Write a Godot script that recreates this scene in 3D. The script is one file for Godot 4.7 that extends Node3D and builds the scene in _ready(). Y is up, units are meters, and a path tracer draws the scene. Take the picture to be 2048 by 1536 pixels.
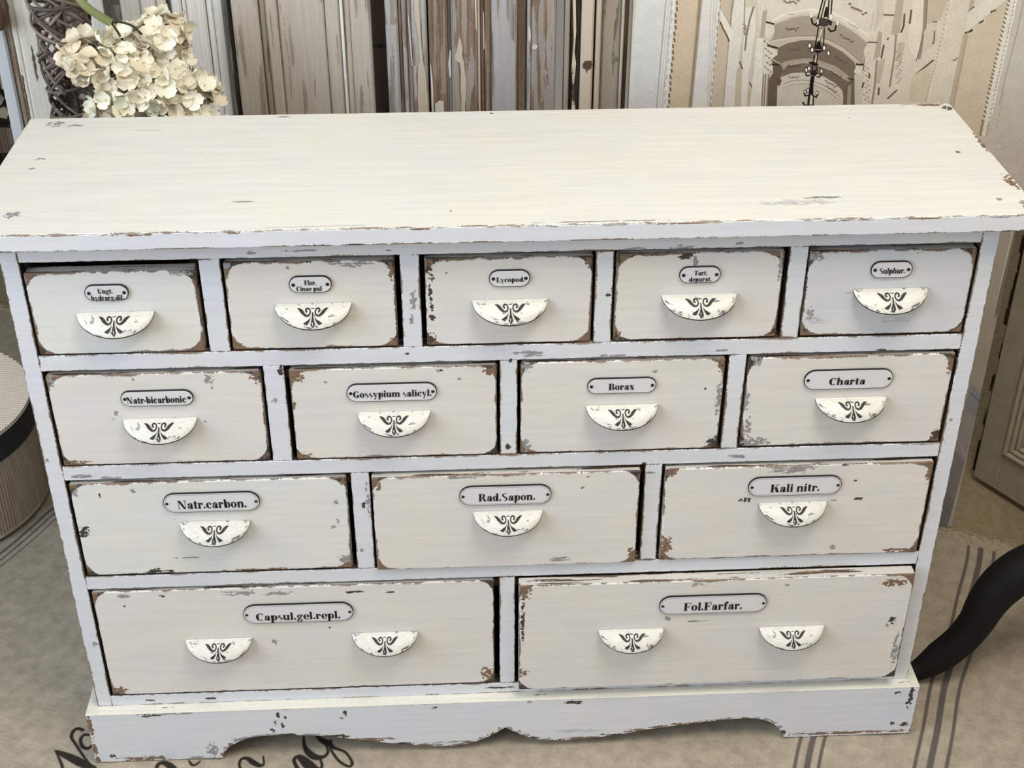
extends Node3D
# A distressed white apothecary chest of fourteen labelled drawers, with old doors, a printed hall backdrop,
# a wicker vase with a hydrangea, a ribbed pouf and a black table leg around it.

const DRAWERS := [
	[[-535.2,-337.3,639.8,757.6],[3,5,13,1,0],[-441.0,720.4,47.8,19.6],[["Ungt.",-442.1,16.6,719.8,6.1],["hydrarg.dil.",-440.7,36.0,711.6,6.0]],[[-435.5,695.2]],[[-355.8,742.2,32.5,7.4,0],[-529.7,737.2,6.4,18.6,0],[-405.0,640.4,61.6,3.3,0]]],
	[[-314.1,-118.1,639.8,757.6],[3,6,5.5,1.5,0],[-217.6,725.2,47.0,20.6],[["Flor.",-217.4,13.3,724.7,6.1],["Cinae pul",-219.3,28.1,717.3,6.0]],[[-216.5,700.2]],[[-169.8,748.1,43.8,6.8,0],[-127.0,738.4,11.0,21.3,2],[-241.1,745.5,4.4,4.3,0],[-308.5,648.3,16.8,9.2,2],[-127.7,646.5,15.9,14.6,2],[-308.7,750.3,10.8,14.8,0]]],
	[[-96.6,98.9,639.8,757.6],[5.5,3,6,1.5,0],[2.8,727.2,45.7,20.8],[["Lycopod.",4.0,31.8,723.1,6.1]],[[3.4,699.6]],[[-86.7,738.6,7.7,17.5,1],[-83.2,728.5,5.5,8.8,1],[-85.9,710.3,5.0,19.2,1],[-84.8,693.0,4.5,12.9,1],[-85.2,678.2,8.4,7.8,1],[-87.8,650.0,11.4,16.0,1],[-66.9,735.0,3.3,2.5,1],[91.1,743.6,8.9,12.5,2],[78.2,640.7,40.4,6.7,2]]],
	[[119.0,315.7,639.8,757.6],[3,5.5,5,2,0],[215.9,726.5,46.6,20.5],[["Tart.",216.5,14.9,726.2,6.0],["depurat.",216.5,25.7,718.3,6.0]],[[217.3,701.1]],[[199.0,749.1,19.0,7.5,1],[210.0,743.9,6.7,13.8,0],[306.8,735.2,5.7,38.3,0],[306.7,643.1,26.9,10.8,2],[121.1,746.0,10.0,12.5,1],[123.9,649.5,10.4,17.4,2],[182.8,675.6,5.7,3.9,3]]],
	[[336.3,533.0,639.8,757.6],[2.5,5,7,2,0],[432.6,727.6,47.4,20.7],[["Sulphur.",433.4,29.7,723.1,7.0]],[[435.4,702.6]],[[344.0,745.6,19.2,13.9,0],[351.1,661.8,34.9,12.0,3],[447.2,660.6,41.0,8.0,3],[346.9,673.2,8.1,19.9,0],[389.8,698.1,34.6,2.6,3],[462.5,747.2,9.1,3.8,0],[525.9,645.1,23.7,6.8,2]]],
	[[-531.0,-280.1,485.6,618.8],[3.5,4,6,1,0],[-404.8,580.8,83.0,20.6],[["Natr·bicarbonic",-405.7,68.2,574.6,9.1]],[[-405.6,551.7]],[[-343.4,604.4,10.2,13.6,0],[-340.6,594.1,4.6,12.3,0],[-455.4,558.8,6.3,8.4,0],[-459.9,552.0,5.7,4.2,3],[-429.1,605.6,3.4,5.4,0],[-353.6,545.8,4.6,3.5,0],[-513.8,490.7,46.8,8.7,2],[-287.4,604.1,17.1,15.0,2],[-522.7,607.7,9.0,20.3,0]]],
	[[-256.8,-8.3,485.6,618.8],[5.5,3.5,6,1,0],[-134.3,580.8,104.8,24.2],[["Gossypium salicyl.",-133.6,91.7,574.9,9.0]],[[-133.0,552.9]],[[-243.3,604.8,14.9,20.5,2],[-249.5,565.0,5.8,12.6,2],[-77.5,607.4,7.5,4.1,1],[-55.8,595.8,5.8,3.4,0],[-247.8,491.9,23.7,11.7,2],[-152.6,488.7,59.8,5.1,0],[-16.8,606.3,23.2,12.3,2],[-210.7,595.0,4.6,3.4,0]]],
	[[12.1,259.0,485.6,618.8],[4,4,4,1,0],[134.5,581.8,81.1,20.9],[["Borax",134.1,30.5,576.6,9.0]],[[136.0,553.7]],[[22.6,609.9,15.1,12.3,0],[22.8,499.0,12.0,17.7,0],[251.6,606.7,10.6,20.8,2],[172.3,599.4,5.9,5.5,0],[251.3,560.1,8.4,47.5,0],[234.2,573.3,3.0,3.5,1],[248.7,495.2,13.4,17.8,1]]],
	[[279.3,531.5,485.6,618.8],[3.5,4.5,5,2,0],[402.8,582.7,106.1,26.6],[["Charta",401.5,43.8,575.8,9.7]],[[409.6,556.0]],[[290.7,609.7,13.0,13.8,0],[284.7,553.4,6.0,27.3,0],[289.4,515.9,8.5,29.5,0],[300.6,494.3,36.8,14.9,0],[507.3,615.8,27.5,4.8,1],[522.4,597.5,8.4,21.0,2],[521.1,497.4,11.2,19.4,1],[386.8,489.9,99.0,3.7,0]]],
	[[-528.7,-189.4,315.0,464.7],[4,6,5,2.5,1],[-359.5,429.3,116.6,28.5],[["Natr.carbon.",-358.8,83.5,420.9,12.7]],[[-358.8,398.6]],[[-521.8,385.9,15.7,18.7,1],[-516.6,392.0,8.4,7.8,1],[-520.7,447.9,8.3,10.5,0],[-492.8,443.2,3.0,7.5,1],[-451.5,448.5,6.5,6.0,0],[-209.6,420.8,5.5,10.8,0],[-208.9,393.7,5.5,7.8,0],[-215.2,383.0,6.1,6.3,0],[-204.2,332.3,16.3,13.0,0],[-436.2,321.2,37.2,8.1,1],[-480.2,317.2,74.3,4.9,2],[-311.7,318.6,100.1,5.7,2],[-196.5,453.8,18.1,13.6,2],[-193.2,409.4,6.1,71.0,0],[-402.4,342.5,37.0,2.4,0],[-407.2,401.8,3.6,6.2,0]]],
	[[-167.2,169.0,315.0,464.7],[3,6.5,4,1,6],[-2.5,430.9,112.7,28.9],[["Rad.Sapon.",-0.5,69.8,423.2,11.4]],[[0.5,405.1]],[[64.8,325.8,31.8,7.4,0],[-1.6,458.2,9.1,3.8,2],[97.7,454.0,6.1,3.8,0],[92.1,437.5,6.1,4.6,0],[-157.3,450.1,6.0,22.7,2],[-54.3,457.8,36.3,4.5,0],[156.6,332.8,12.7,16.4,2]]],
	[[190.0,526.3,315.0,464.7],[4,5.5,4.5,2,4],[355.0,430.9,116.2,28.4],[["Kali nitr.",355.6,62.0,422.8,12.0]],[[355.4,404.6]],[[349.9,455.1,56.0,13.0,0],[415.4,328.5,8.4,9.1,0],[295.4,409.5,16.3,7.0,1],[407.7,404.7,11.4,3.9,0],[430.7,434.8,4.4,3.1,1],[437.7,406.7,12.7,3.9,1],[414.4,459.0,8.7,3.0,1],[198.9,455.0,18.5,12.1,2],[199.6,341.7,16.6,27.8,2],[522.6,443.9,10.1,31.0,2],[503.7,321.8,58.9,7.5,2]]],
	[[-527.3,-10.1,108.2,293.9],[5,7,4,2,1],[-269.3,247.1,141.0,30.9],[["Capsul.gel.repl.",-269.7,108.8,236.9,12.3]],[[-375.5,205.8],[-160.0,207.7]],[[-305.2,196.3,12.9,8.8,0],[-488.5,282.1,21.2,7.5,0],[-440.3,280.9,7.5,4.2,1],[-194.9,277.5,29.3,4.2,1],[-150.3,275.6,12.8,3.4,1],[-340.5,281.8,44.1,7.5,0],[-290.1,279.7,38.0,6.7,0],[-230.8,218.4,3.2,3.5,1],[-489.0,266.2,2.5,4.2,1],[-26.6,128.9,17.5,22.1,2],[-519.0,120.0,26.2,12.8,2]]],
	[[10.3,527.1,108.2,293.9],[4.5,3,2.5,1,16],[265.5,252.7,140.2,30.5],[["Fol.Farfar.",265.7,76.6,243.9,13.3]],[[161.2,212.9],[372.8,208.7]],[[506.8,213.2,9.4,12.4,1],[501.4,204.7,6.7,7.1,0],[22.0,280.7,16.6,25.3,2],[19.1,234.2,5.2,79.2,1],[143.1,296.6,77.1,3.3,1],[500.4,277.9,32.9,13.6,2],[246.5,284.0,19.4,6.7,0],[208.1,228.7,9.2,7.8,0],[247.8,222.6,26.4,4.4,0],[16.2,141.5,22.6,14.6,2],[518.3,159.4,8.2,55.4,0],[360.2,279.4,6.5,4.2,0]]],
]
const PLINTH := [[-563.6,-1.9],[-391.8,-1.1],[-387.0,12.4],[-380.6,20.8],[-371.8,27.1],[-361.1,33.3],[-350.5,37.6],[-330.0,40.4],[-309.8,40.3],[-282.9,39.0],[-256.0,36.7],[-215.7,28.8],[-161.8,17.3],[-127.7,11.7],[-100.4,8.3],[-76.3,8.1],[-59.0,10.1],[-41.8,15.1],[-27.9,22.2],[-14.1,31.2],[-3.8,39.4],[5.7,33.1],[16.8,25.8],[30.6,18.3],[44.4,13.7],[61.8,10.8],[79.1,10.9],[127.5,14.3],[162.0,19.4],[196.3,26.4],[230.6,31.5],[265.0,35.6],[292.5,39.1],[320.1,40.6],[334.0,40.4],[348.1,38.2],[361.2,32.8],[370.3,25.5],[378.4,15.3],[383.6,5.3],[563.5,1.1]]
const PRINT := [
	[[212,213,211],[7.3,1003.8,47.2,1003.4,37.2,718.6,-2.2,719.3]],
	[[219,218,214],[47.2,1003.4,58,1003.3,52.9,718.3,37.2,718.6]],
	[[169,168,162,1.76],[45.6,1003.4,38.1,718.5]],
	[[195,193,187,1.06],[50,1003.3,41.5,718.5]],
	[[176,173,167,1.06],[52.7,1003.3,45.8,718.4]],
	[[229,227,222,1.41],[55.9,1003.3,49.3,718.3]],
	[[207,188,164],[60,1003.2,87.3,1002.9,82,717.7,55,718.2]],
	[[104,88,66,2.11],[58.6,1001.7,59.6,998.2]],
	[[104,88,66,2.11],[59.2,994,60.1,990.4]],
	[[104,88,66,2.11],[59.7,986.2,60.6,982.6]],
	[[104,88,66,2.11],[58.6,978.4,59.5,974.8]],
	[[104,88,66,2.11],[59.1,970.5,60,966.9]],
	[[104,88,66,2.11],[58,962.6,58.9,959]],
	[[104,88,66,2.11],[58.5,954.7,59.4,951.1]],
	[[104,88,66,2.11],[59,946.7,59.9,943.1]],
	[[104,88,66,2.11],[57.9,938.7,58.8,935.1]],
	[[104,88,66,2.11],[58.4,930.7,59.3,927]],
	[[104,88,66,2.11],[57.2,922.6,58.2,918.9]],
	[[104,88,66,2.11],[57.8,914.5,58.7,910.8]],
	[[104,88,66,2.11],[58.3,906.3,59.2,902.6]],
	[[104,88,66,2.11],[57.1,898.1,58.1,894.4]],
	[[104,88,66,2.11],[57.7,889.9,58.6,886.1]],
	[[104,88,66,2.11],[56.5,881.6,57.5,877.9]],
	[[104,88,66,2.11],[57,873.3,58,869.5]],
	[[104,88,66,2.11],[57.6,864.9,58.5,861.1]],
	[[104,88,66,2.11],[56.4,856.5,57.4,852.7]],
	[[104,88,66,2.11],[56.9,848.1,57.9,844.3]],
	[[104,88,66,2.11],[55.8,839.6,56.7,835.8]],
	[[104,88,66,2.11],[56.3,831.1,57.3,827.2]],
	[[104,88,66,2.11],[56.8,822.5,57.8,818.6]],
	[[104,88,66,2.11],[55.7,813.9,56.6,810]],
	[[104,88,66,2.11],[56.2,805.3,57.1,801.4]],
	[[104,88,66,2.11],[55,796.6,56,792.7]],
	[[104,88,66,2.11],[55.5,787.9,56.5,783.9]],
	[[104,88,66,2.11],[56.1,779.1,57,775.1]],
	[[104,88,66,2.11],[54.9,770.3,55.9,766.3]],
	[[104,88,66,2.11],[55.4,761.4,56.4,757.4]],
	[[104,88,66,2.11],[54.2,752.5,55.2,748.5]],
	[[104,88,66,2.11],[54.8,743.5,55.7,739.5]],
	[[104,88,66,2.11],[55.3,734.5,56.3,730.5]],
	[[104,88,66,2.11],[54.1,725.5,55.1,721.4]],
	[[181,176,167,1.41],[53.5,1001.3,52.8,996.7]],
	[[181,176,167,1.41],[53.9,991.1,53.2,986.6]],
	[[181,176,167,1.41],[54.4,980.9,53.7,976.3]],
	[[181,176,167,1.41],[53.2,970.7,52.5,966.1]],
	[[181,176,167,1.41],[53.7,960.4,52.9,955.7]],
	[[181,176,167,1.41],[52.5,950,51.8,945.3]],
	[[181,176,167,1.41],[53,939.5,52.2,934.8]],
	[[181,176,167,1.41],[53.4,929,52.7,924.2]],
	[[181,176,167,1.41],[52.2,918.4,51.5,913.6]],
	[[181,176,167,1.41],[52.7,907.8,51.9,903]],
	[[181,176,167,1.41],[51.5,897.1,50.7,892.2]],
	[[181,176,167,1.41],[51.9,886.3,51.2,881.4]],
	[[181,176,167,1.41],[52.4,875.4,51.6,870.5]],
	[[181,176,167,1.41],[51.2,864.5,50.4,859.6]],
	[[181,176,167,1.41],[51.7,853.5,50.9,848.5]],
	[[181,176,167,1.41],[50.4,842.5,49.7,837.5]],
	[[181,176,167,1.41],[50.9,831.3,50.1,826.3]],
	[[181,176,167,1.41],[51.4,820.1,50.6,815.1]],
	[[181,176,167,1.41],[50.1,808.8,49.3,803.8]],
	[[181,176,167,1.41],[50.6,797.5,49.8,792.4]],
	[[181,176,167,1.41],[49.3,786.1,48.6,780.9]],
	[[181,176,167,1.41],[49.8,774.6,49,769.4]],
	[[181,176,167,1.41],[50.3,763,49.5,757.8]],
	[[181,176,167,1.41],[49,751.4,48.2,746.1]],
	[[181,176,167,1.41],[49.5,739.6,48.7,734.3]],
	[[181,176,167,1.41],[48.2,727.8,47.4,722.5]],
	[[169,154,134],[87.3,1002.9,93.6,1002.9,87.5,717.6,82,717.7]],
	[[124,108,88,1.06],[89.9,1002.9,84.8,717.7]],
	[[220,217,212],[93.6,1002.9,118.6,1002.6,113.2,717.1,87.5,717.6]],
	[[195,191,182,1.13],[98.4,1002.8,110.3,717.2]],
	[[195,191,182,1.13],[103.7,1002.7,112,717.2]],
	[[195,191,182,1.13],[108.3,1002.7,113,717.1]],
	[[201,185,163],[116.3,1002.6,132,1002.4,131.9,716.8,113.5,717.1]],
	[[149,136,116,1.41],[115,1000.9,115.6,996.9]],
	[[149,136,116,1.41],[115.6,992.1,116.2,988.1]],
	[[149,136,116,1.41],[116.1,983.2,116.7,979.2]],
	[[149,136,116,1.41],[115.1,974.3,115.7,970.3]],
	[[149,136,116,1.41],[115.6,965.4,116.2,961.4]],
	[[149,136,116,1.41],[114.6,956.4,115.2,952.4]],
	[[149,136,116,1.41],[115.1,947.4,115.7,943.3]],
	[[149,136,116,1.41],[115.7,938.3,116.3,934.2]],
	[[149,136,116,1.41],[114.6,929.2,115.2,925]],
	[[149,136,116,1.41],[115.2,920,115.8,915.8]],
	[[149,136,116,1.41],[114.1,910.8,114.7,906.6]],
	[[149,136,116,1.41],[114.7,901.5,115.3,897.3]],
	[[149,136,116,1.41],[115.2,892.1,115.9,887.9]],
	[[149,136,116,1.41],[114.1,882.8,114.8,878.5]],
	[[149,136,116,1.41],[114.7,873.3,115.3,869.1]],
	[[149,136,116,1.41],[113.6,863.9,114.2,859.6]],
	[[149,136,116,1.41],[114.2,854.3,114.8,850]],
	[[149,136,116,1.41],[114.8,844.7,115.4,840.4]],
	[[149,136,116,1.41],[113.7,835.1,114.3,830.7]],
	[[149,136,116,1.41],[114.2,825.4,114.9,821]],
	[[149,136,116,1.41],[113.1,815.7,113.8,811.2]],
	[[149,136,116,1.41],[113.7,805.8,114.3,801.4]],
	[[149,136,116,1.41],[114.3,796,114.9,791.5]],
	[[149,136,116,1.41],[113.2,786.1,113.8,781.6]],
	[[149,136,116,1.41],[113.8,776.1,114.4,771.6]],
	[[149,136,116,1.41],[112.6,766.1,113.3,761.5]],
	[[149,136,116,1.41],[113.2,756,113.9,751.4]],
	[[149,136,116,1.41],[113.8,745.8,114.5,741.2]],
	[[149,136,116,1.41],[112.7,735.7,113.3,731]],
	[[149,136,116,1.41],[113.3,725.4,113.9,720.7]],
	[[221,217,207],[132,1002.4,148.4,1002.3,147.1,716.5,131.9,716.8]],
	[[159,147,128,1.13],[130.2,1002.5,131.3,716.8]],
	[[228,222,211],[116.6,887.9,118.6,889.4,133.4,862.3,136.1,844.1,131.3,844.2,117.1,870]],
	[[104,86,64,2.11],[117.6,869.4,122,860.3,126.9,852.8,131.4,843.6]],
	[[160,151,136,1.41],[117.7,887.8,132.9,862.3]],
	[[149,136,118,1.55],[132.8,899.1,131.4,880.3,131.6,865.5]],
	[[203,186,165],[136.1,1002.4,140.3,1002.3,155.9,716.3,148.6,716.5]],
	[[221,216,205],[133.6,919.8,146,919.6,149.8,867.4,147.3,824.5,157.4,712.1,143.1,712.4,136.8,835.5]],
	[[223,218,207],[148.9,888.4,159.2,890.4,163.7,886.1,165.5,856.5,162.1,791.3,165.1,712,157.4,712.1,153.5,791.5]],
	[[198,182,161],[145,802.6,151.5,813.5,158.5,712.1,147.5,712.3]],
	[[196,180,158],[163.7,774.6,168.5,780.1,171.7,711.9,165.1,712]],
	[[136,121,103,2.39],[160.3,889.3,156.7,872.6,154.4,851.3,154.2,830.9]],
	[[120,104,84,2.39],[174.2,843.5,171.6,826.3,169.3,817.6]],
	[[110,94,76,2.11],[169.6,808.8,169.4,793.4]],
	[[104,88,66,1.83],[148.2,814.6,152.9,804.7]],
	[[104,88,66,1.83],[164.9,784.6,168.8,777.3]],
	[[120,104,84,1.41],[148.8,866.3,150.5,865.2]],
	[[120,104,84,1.41],[150.3,864.6,152.3,863.5]],
	[[120,104,84,1.41],[151.7,862.9,150.8,861.8]],
	[[120,104,84,1.41],[149.3,861.2,152.7,860.1]],
	[[120,104,84,1.41],[150.7,859.5,151.1,858.4]],
	[[120,104,84,1.41],[152.1,857.8,153,856.7]],
	[[120,104,84,1.41],[149.8,856.1,151.4,855]],
	[[120,104,84,1.41],[151.2,854.4,153.3,853.3]],
	[[120,104,84,1.41],[152.6,852.6,151.8,851.6]],
	[[225,219,207],[168.7,845.7,176.9,847.8,188.2,711.6,167.3,712,168.6,791.2]],
	[[148,134,116,1.41],[146,919.6,149.8,867.4]],
	[[218,210,193],[153.7,1012,311.2,1010.3,331.2,837.5,320.3,836.7,293.5,857.2,246.6,876.4,212.4,873.9,195.4,867.2,190.2,864.3,178.5,867.9,175.5,849,167.6,869.1]],
	[[235,228,212,2.46],[188.1,870.8,202,878.5,217.4,882.2,235.7,884.9,265.8,880.5,292.1,868.3,318.6,848.8]],
	[[191,180,160,0.99],[190.6,865.8,204.6,873,227.7,878.1,249.4,877.8,277.2,868.5,299.8,855.1,320.6,837.7]],
	[[168,156,139],[190.2,864.3,195.4,867.2,212.4,873.9,228.8,876.6,246.6,876.4,275.3,867.5,293.5,857.2,306.7,848,320.3,836.7,317,824.5,318.2,808.1,309,816.4,286.7,833.1,265.5,843.6,244.9,848.9,225,849.2,205.4,847.5,189,842.7,191.7,854.8]],
	[[193,183,166],[186,842.8,188.8,844.3,205.4,847.5,225,849.2,244.9,848.9,265.5,843.6,286.7,833.1,309,816.4,319.4,807,310.4,806.1,305.7,811.4,287.7,826,266.2,837.5,245.6,842.9,230.7,843.1,211.2,839.4,197,832.5,185.8,834.7]],
	[[136,124,109,0.85],[186,842.8,188.8,844.3,205.4,847.5,225,849.2,244.9,848.9,265.5,843.6,286.7,833.1,309,816.4,319.4,807]],
	[[218,209,193,0.7],[189.1,842,205.6,845.3,225.3,847,245.2,846.7,265.7,841.4,287,830.9,309.3,814.2,319.7,804.7]],
	[[122,108,92],[197,832.5,211.2,839.4,230.7,843.1,245.6,842.9,266.2,837.5,287.7,826,305.7,811.4,310.3,799.9,307,786.5,296.8,795,280.1,806.6,248.6,817.4,233.6,817.7,212.9,814.9,205.3,810.9,192.5,818.3]],
	[[170,159,141],[205.3,810.9,212.9,814.9,233.6,817.7,248.6,817.4,280.1,806.6,296.8,795,307,786.5,301,785.5,292.4,789.8,275.9,800.5,249.4,811.2,234.2,812.5,213.6,807.7,209.3,801.6]],
	[[118,104,88],[209.3,801.6,213.6,807.7,234.3,811.5,249.5,810.2,276,799.5,292.5,788.8,301.2,784.5,294.8,770.9,283.3,781.6,266.9,791.3,251.1,796.8,235.8,798,220.8,797.3,208.2,792.3]],
	[[208,199,183],[204.1,784,208.2,792.3,220.8,797.3,235.8,798,251.1,796.8,266.9,791.3,283.3,781.6,294.8,770.9,294,761.5,273.9,775.5,252.5,785.3,237.1,786.6,222.1,785.8,211.5,780.8,208,766.1]],
	[[204,196,179],[207.4,712.7,208,766.1,211.5,780.8,222.1,785.8,237.1,786.6,252.5,785.3,273.9,775.5,294,761.5,295.4,711]],
	[[149,136,120,0.92],[211.4,781.8,222,786.3,237,787.4,252.4,785.8,273.9,776,291.8,762.6]],
	[[227,219,204,0.92],[211.7,778.9,222.3,783.4,237.4,784.5,252.7,782.9,274.2,773.1,292.2,759.6]],
	[[170,158,141,0.92],[212,776.4,222.6,780.9,237.7,782,253,780.4,274.5,770.6,292.6,757]],
	[[106,92,76],[192.7,816.3,205.4,809.9,209.3,801.6,207.3,791.3,203.3,782,208.5,712.6,196.1,712.9,189.6,787.4,195.6,797.7]],
	[[96,82,68],[201.3,791.4,208.7,788.1,206.6,778.8,202.3,782]],
	[[112,98,82],[294.8,770.9,301.2,784.5,308.5,790.6,320.3,710.5,301.6,710.9,297.1,761.4]],
	[[159,147,128],[301.1,777.1,305.8,780.2,313,710.7,306.8,710.8]],
	[[221,212,195],[178,867.9,190.2,864.8,191.7,854.8,185.6,846.8,178.9,848.9]],
	[[221,212,195],[185.8,834.7,198,832.5,199,823.3,192.5,818.3,192.9,814.2,186.8,815.3]],
	[[221,212,195],[320.3,836.7,331.2,837.5,334.2,816,317,824.5,317.1,830.6]],
	[[221,212,195],[309.3,807.2,318.4,807,318.2,793.6,306.6,796.9]],
	[[221,212,195],[179,842.9,184.5,842.8,187.1,812.2,194.5,808,194.6,797.7,182.5,797.9]],
	[[221,212,195],[324.6,813.1,332.8,826.3,340.8,805.6,328.4,764,320.5,776.8]],
	[[58,46,36,2.25],[178.4,868.9,189.6,866]],
	[[58,46,36,2.96],[185.1,836.5,196.9,833]],
	[[58,46,36,2.54],[309.1,808.4,318.3,807.5]],
	[[58,46,36,2.11],[324,838.6,331.9,839.3]],
	[[58,46,36,2.39],[193.3,810.1,201.4,809.4]],
	[[58,46,36,2.11],[300.6,788.7,307.5,786.5]],
	[[182,168,148],[173.1,882.9,178.7,885.7,178.6,846.9,172.7,847]],
	[[182,168,148],[332,852.7,339.3,850.5,339.9,811.8,332.4,807.8]],
	[[120,104,86],[318.5,820.4,323.5,817.2,321,802.9,318.6,797.7]],
	[[136,122,105,1.69],[182.7,795.8,184.6,750.7,186.3,713.1]],
	[[136,122,105,1.69],[185.7,795.8,187.7,750.6,189.4,713]],
	[[136,122,105,1.69],[189.8,795.7,191.8,750.5,193.5,712.9]],
	[[108,92,74,1.27],[179,842.9,180.7,841.4]],
	[[108,92,74,1.27],[321,802.9,322.6,801.2]],
	[[108,92,74,1.27],[183,839.6,184.7,838.1]],
	[[108,92,74,1.27],[325.6,799.1,327.3,797.4]],
	[[108,92,74,1.27],[187.1,836.3,188.7,834.8]],
	[[108,92,74,1.27],[330.3,795.2,332,793.5]],
	[[108,92,74,1.27],[181.1,833.2,182.8,831.6]],
	[[108,92,74,1.27],[325.9,791.6,327.5,789.9]],
	[[108,92,74,1.27],[185.1,829.8,186.8,828.3]],
	[[108,92,74,1.27],[330.6,787.7,332.2,786]],
	[[108,92,74,1.27],[189.1,826.5,190.8,825]],
	[[108,92,74,1.27],[326.1,784.1,327.8,782.4]],
	[[108,92,74,1.27],[183.2,823.4,184.8,821.8]],
	[[108,92,74,1.27],[330.8,780.2,332.5,778.5]],
	[[108,92,74,1.27],[187.2,820,188.9,818.5]],
	[[108,92,74,1.27],[326.3,776.5,328,774.8]],
	[[108,92,74,1.27],[191.2,816.7,192.9,815.1]],
	[[108,92,74,1.27],[331.1,772.6,332.7,770.9]],
	[[108,92,74,1.27],[185.3,813.5,186.9,811.9]],
	[[108,92,74,1.27],[326.6,768.9,328.3,767.2]],
	[[108,92,74,1.27],[189.3,810.2,191,808.6]],
	[[108,92,74,1.27],[331.3,765,333,763.3]],
	[[108,92,74,1.27],[183.3,807,185,805.4]],
	[[108,92,74,1.27],[326.8,761.3,328.5,759.6]],
	[[108,92,74,1.27],[187.4,803.6,189,802]],
	[[108,92,74,1.27],[331.6,757.4,333.2,755.7]],
	[[108,92,74,1.27],[191.4,800.2,193.1,798.6]],
	[[108,92,74,1.27],[336.3,753.5,338,751.8]],
	[[92,78,62,1.2],[206,859.6,207.5,860.4,208.5,859.1]],
	[[92,78,62,1.2],[208.7,858.7,210.4,857.5,211.1,858.3]],
	[[92,78,62,1.2],[211.4,857.8,212.9,858.7,213.8,857.4]],
	[[92,78,62,1.2],[213.7,859.7,215.5,858.4,216.2,859.2]],
	[[92,78,62,1.2],[216.4,858.8,217.9,859.7,218.8,858.4]],
	[[92,78,62,1.2],[219.1,857.9,220.8,856.7,221.5,857.5]],
	[[92,78,62,1.2],[221.4,859.8,222.9,860.7,223.9,859.4]],
	[[100,86,68,1.2],[281.6,849.4,283.1,850.3,284.1,849]],
	[[100,86,68,1.2],[284.5,847,286.3,845.8,287,846.6]],
	[[100,86,68,1.2],[287.4,844.6,288.9,845.5,289.9,844.2]],
	[[100,86,68,1.2],[290,844.9,291.7,843.7,292.4,844.5]],
	[[100,86,68,1.2],[292.9,842.5,294.4,843.4,295.3,842.1]],
	[[100,86,68,1.2],[295.8,840.1,297.6,838.9,298.3,839.7]],
	[[100,86,68,1.2],[298.4,840.5,299.8,841.4,300.8,840]],
	[[118,104,82,1.68],[287.1,891.1,289.1,892.3,290.4,890.5]],
	[[118,104,82,1.68],[291.1,887.8,293.5,886.1,294.5,887.2]],
	[[118,104,82,1.68],[295.1,884.5,297.1,885.8,298.5,883.9]],
	[[118,104,82,1.68],[298.6,885,301.1,883.3,302,884.4]],
	[[118,104,82,1.68],[302.7,881.7,304.7,882.9,306.1,881.1]],
	[[118,104,82,1.68],[306.7,878.4,309.2,876.7,310.1,877.8]],
	[[118,104,82,1.68],[310.2,878.9,312.3,880.1,313.6,878.3]],
	[[112,98,78,1.44],[199.2,896.2,200.9,897.3,202,895.7]],
	[[112,98,78,1.44],[202.3,895.2,204.4,893.8,205.2,894.7]],
	[[112,98,78,1.44],[205.5,894.2,207.2,895.2,208.4,893.7]],
	[[112,98,78,1.44],[208.3,896.4,210.3,894.9,211.2,895.9]],
	[[112,98,78,1.44],[211.5,895.4,213.2,896.4,214.3,894.9]],
	[[112,98,78,1.44],[214.6,894.4,216.7,892.9,217.5,893.9]],
	[[112,98,78,1.44],[217.4,896.5,219.2,897.6,220.3,896]],
	[[84,70,56,1.08],[214.6,807.7,216,808.5,216.9,807.3]],
	[[84,70,56,1.08],[217.1,806.9,218.6,805.7,219.3,806.5]],
	[[84,70,56,1.08],[219.5,806.1,220.9,806.9,221.7,805.7]],
	[[84,70,56,1.08],[221.7,807.8,223.2,806.7,223.9,807.4]],
	[[84,70,56,1.08],[224.1,807,225.5,807.8,226.3,806.6]],
	[[84,70,56,1.08],[226.6,806.2,228.1,805,228.8,805.8]],
	[[84,70,56,1.08],[228.7,807.9,230.1,808.7,230.9,807.5]],
	[[100,86,68,1.08],[268.6,786.1,269.9,786.9,270.8,785.7]],
	[[100,86,68,1.08],[271.2,783.8,272.8,782.7,273.4,783.4]],
	[[100,86,68,1.08],[273.9,781.6,275.2,782.4,276.1,781.2]],
	[[100,86,68,1.08],[276.2,781.9,277.8,780.7,278.4,781.5]],
	[[100,86,68,1.08],[278.8,779.7,280.2,780.5,281.1,779.3]],
	[[100,86,68,1.08],[281.5,777.4,283.1,776.3,283.7,777]],
	[[100,86,68,1.08],[283.8,777.7,285.2,778.6,286.1,777.3]],
	[[112,98,80,0.96],[217.3,792.1,218.5,792.9,219.3,791.8]],
	[[112,98,80,0.96],[219.5,791.4,220.9,790.4,221.5,791]],
	[[112,98,80,0.96],[221.7,790.7,222.9,791.4,223.7,790.3]],
	[[112,98,80,0.96],[223.6,792.2,225,791.2,225.6,791.9]],
	[[112,98,80,0.96],[225.8,791.5,227,792.2,227.8,791.1]],
	[[112,98,80,0.96],[228,790.8,229.4,789.8,230,790.4]],
	[[112,98,80,0.96],[229.9,792.3,231.1,793,231.9,791.9]],
	[[170,157,137,0.72],[205.9,879.4,206.8,879.9,207.3,879.2]],
	[[170,157,137,0.72],[207.5,878.9,208.5,878.2,208.9,878.7]],
	[[170,157,137,0.72],[209,878.4,209.9,878.9,210.5,878.1]],
	[[170,157,137,0.72],[210.5,879.5,211.5,878.8,211.9,879.2]],
	[[170,157,137,0.72],[212.1,879,212.9,879.5,213.5,878.7]],
	[[170,157,137,0.72],[213.6,878.5,214.7,877.8,215.1,878.2]],
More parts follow.
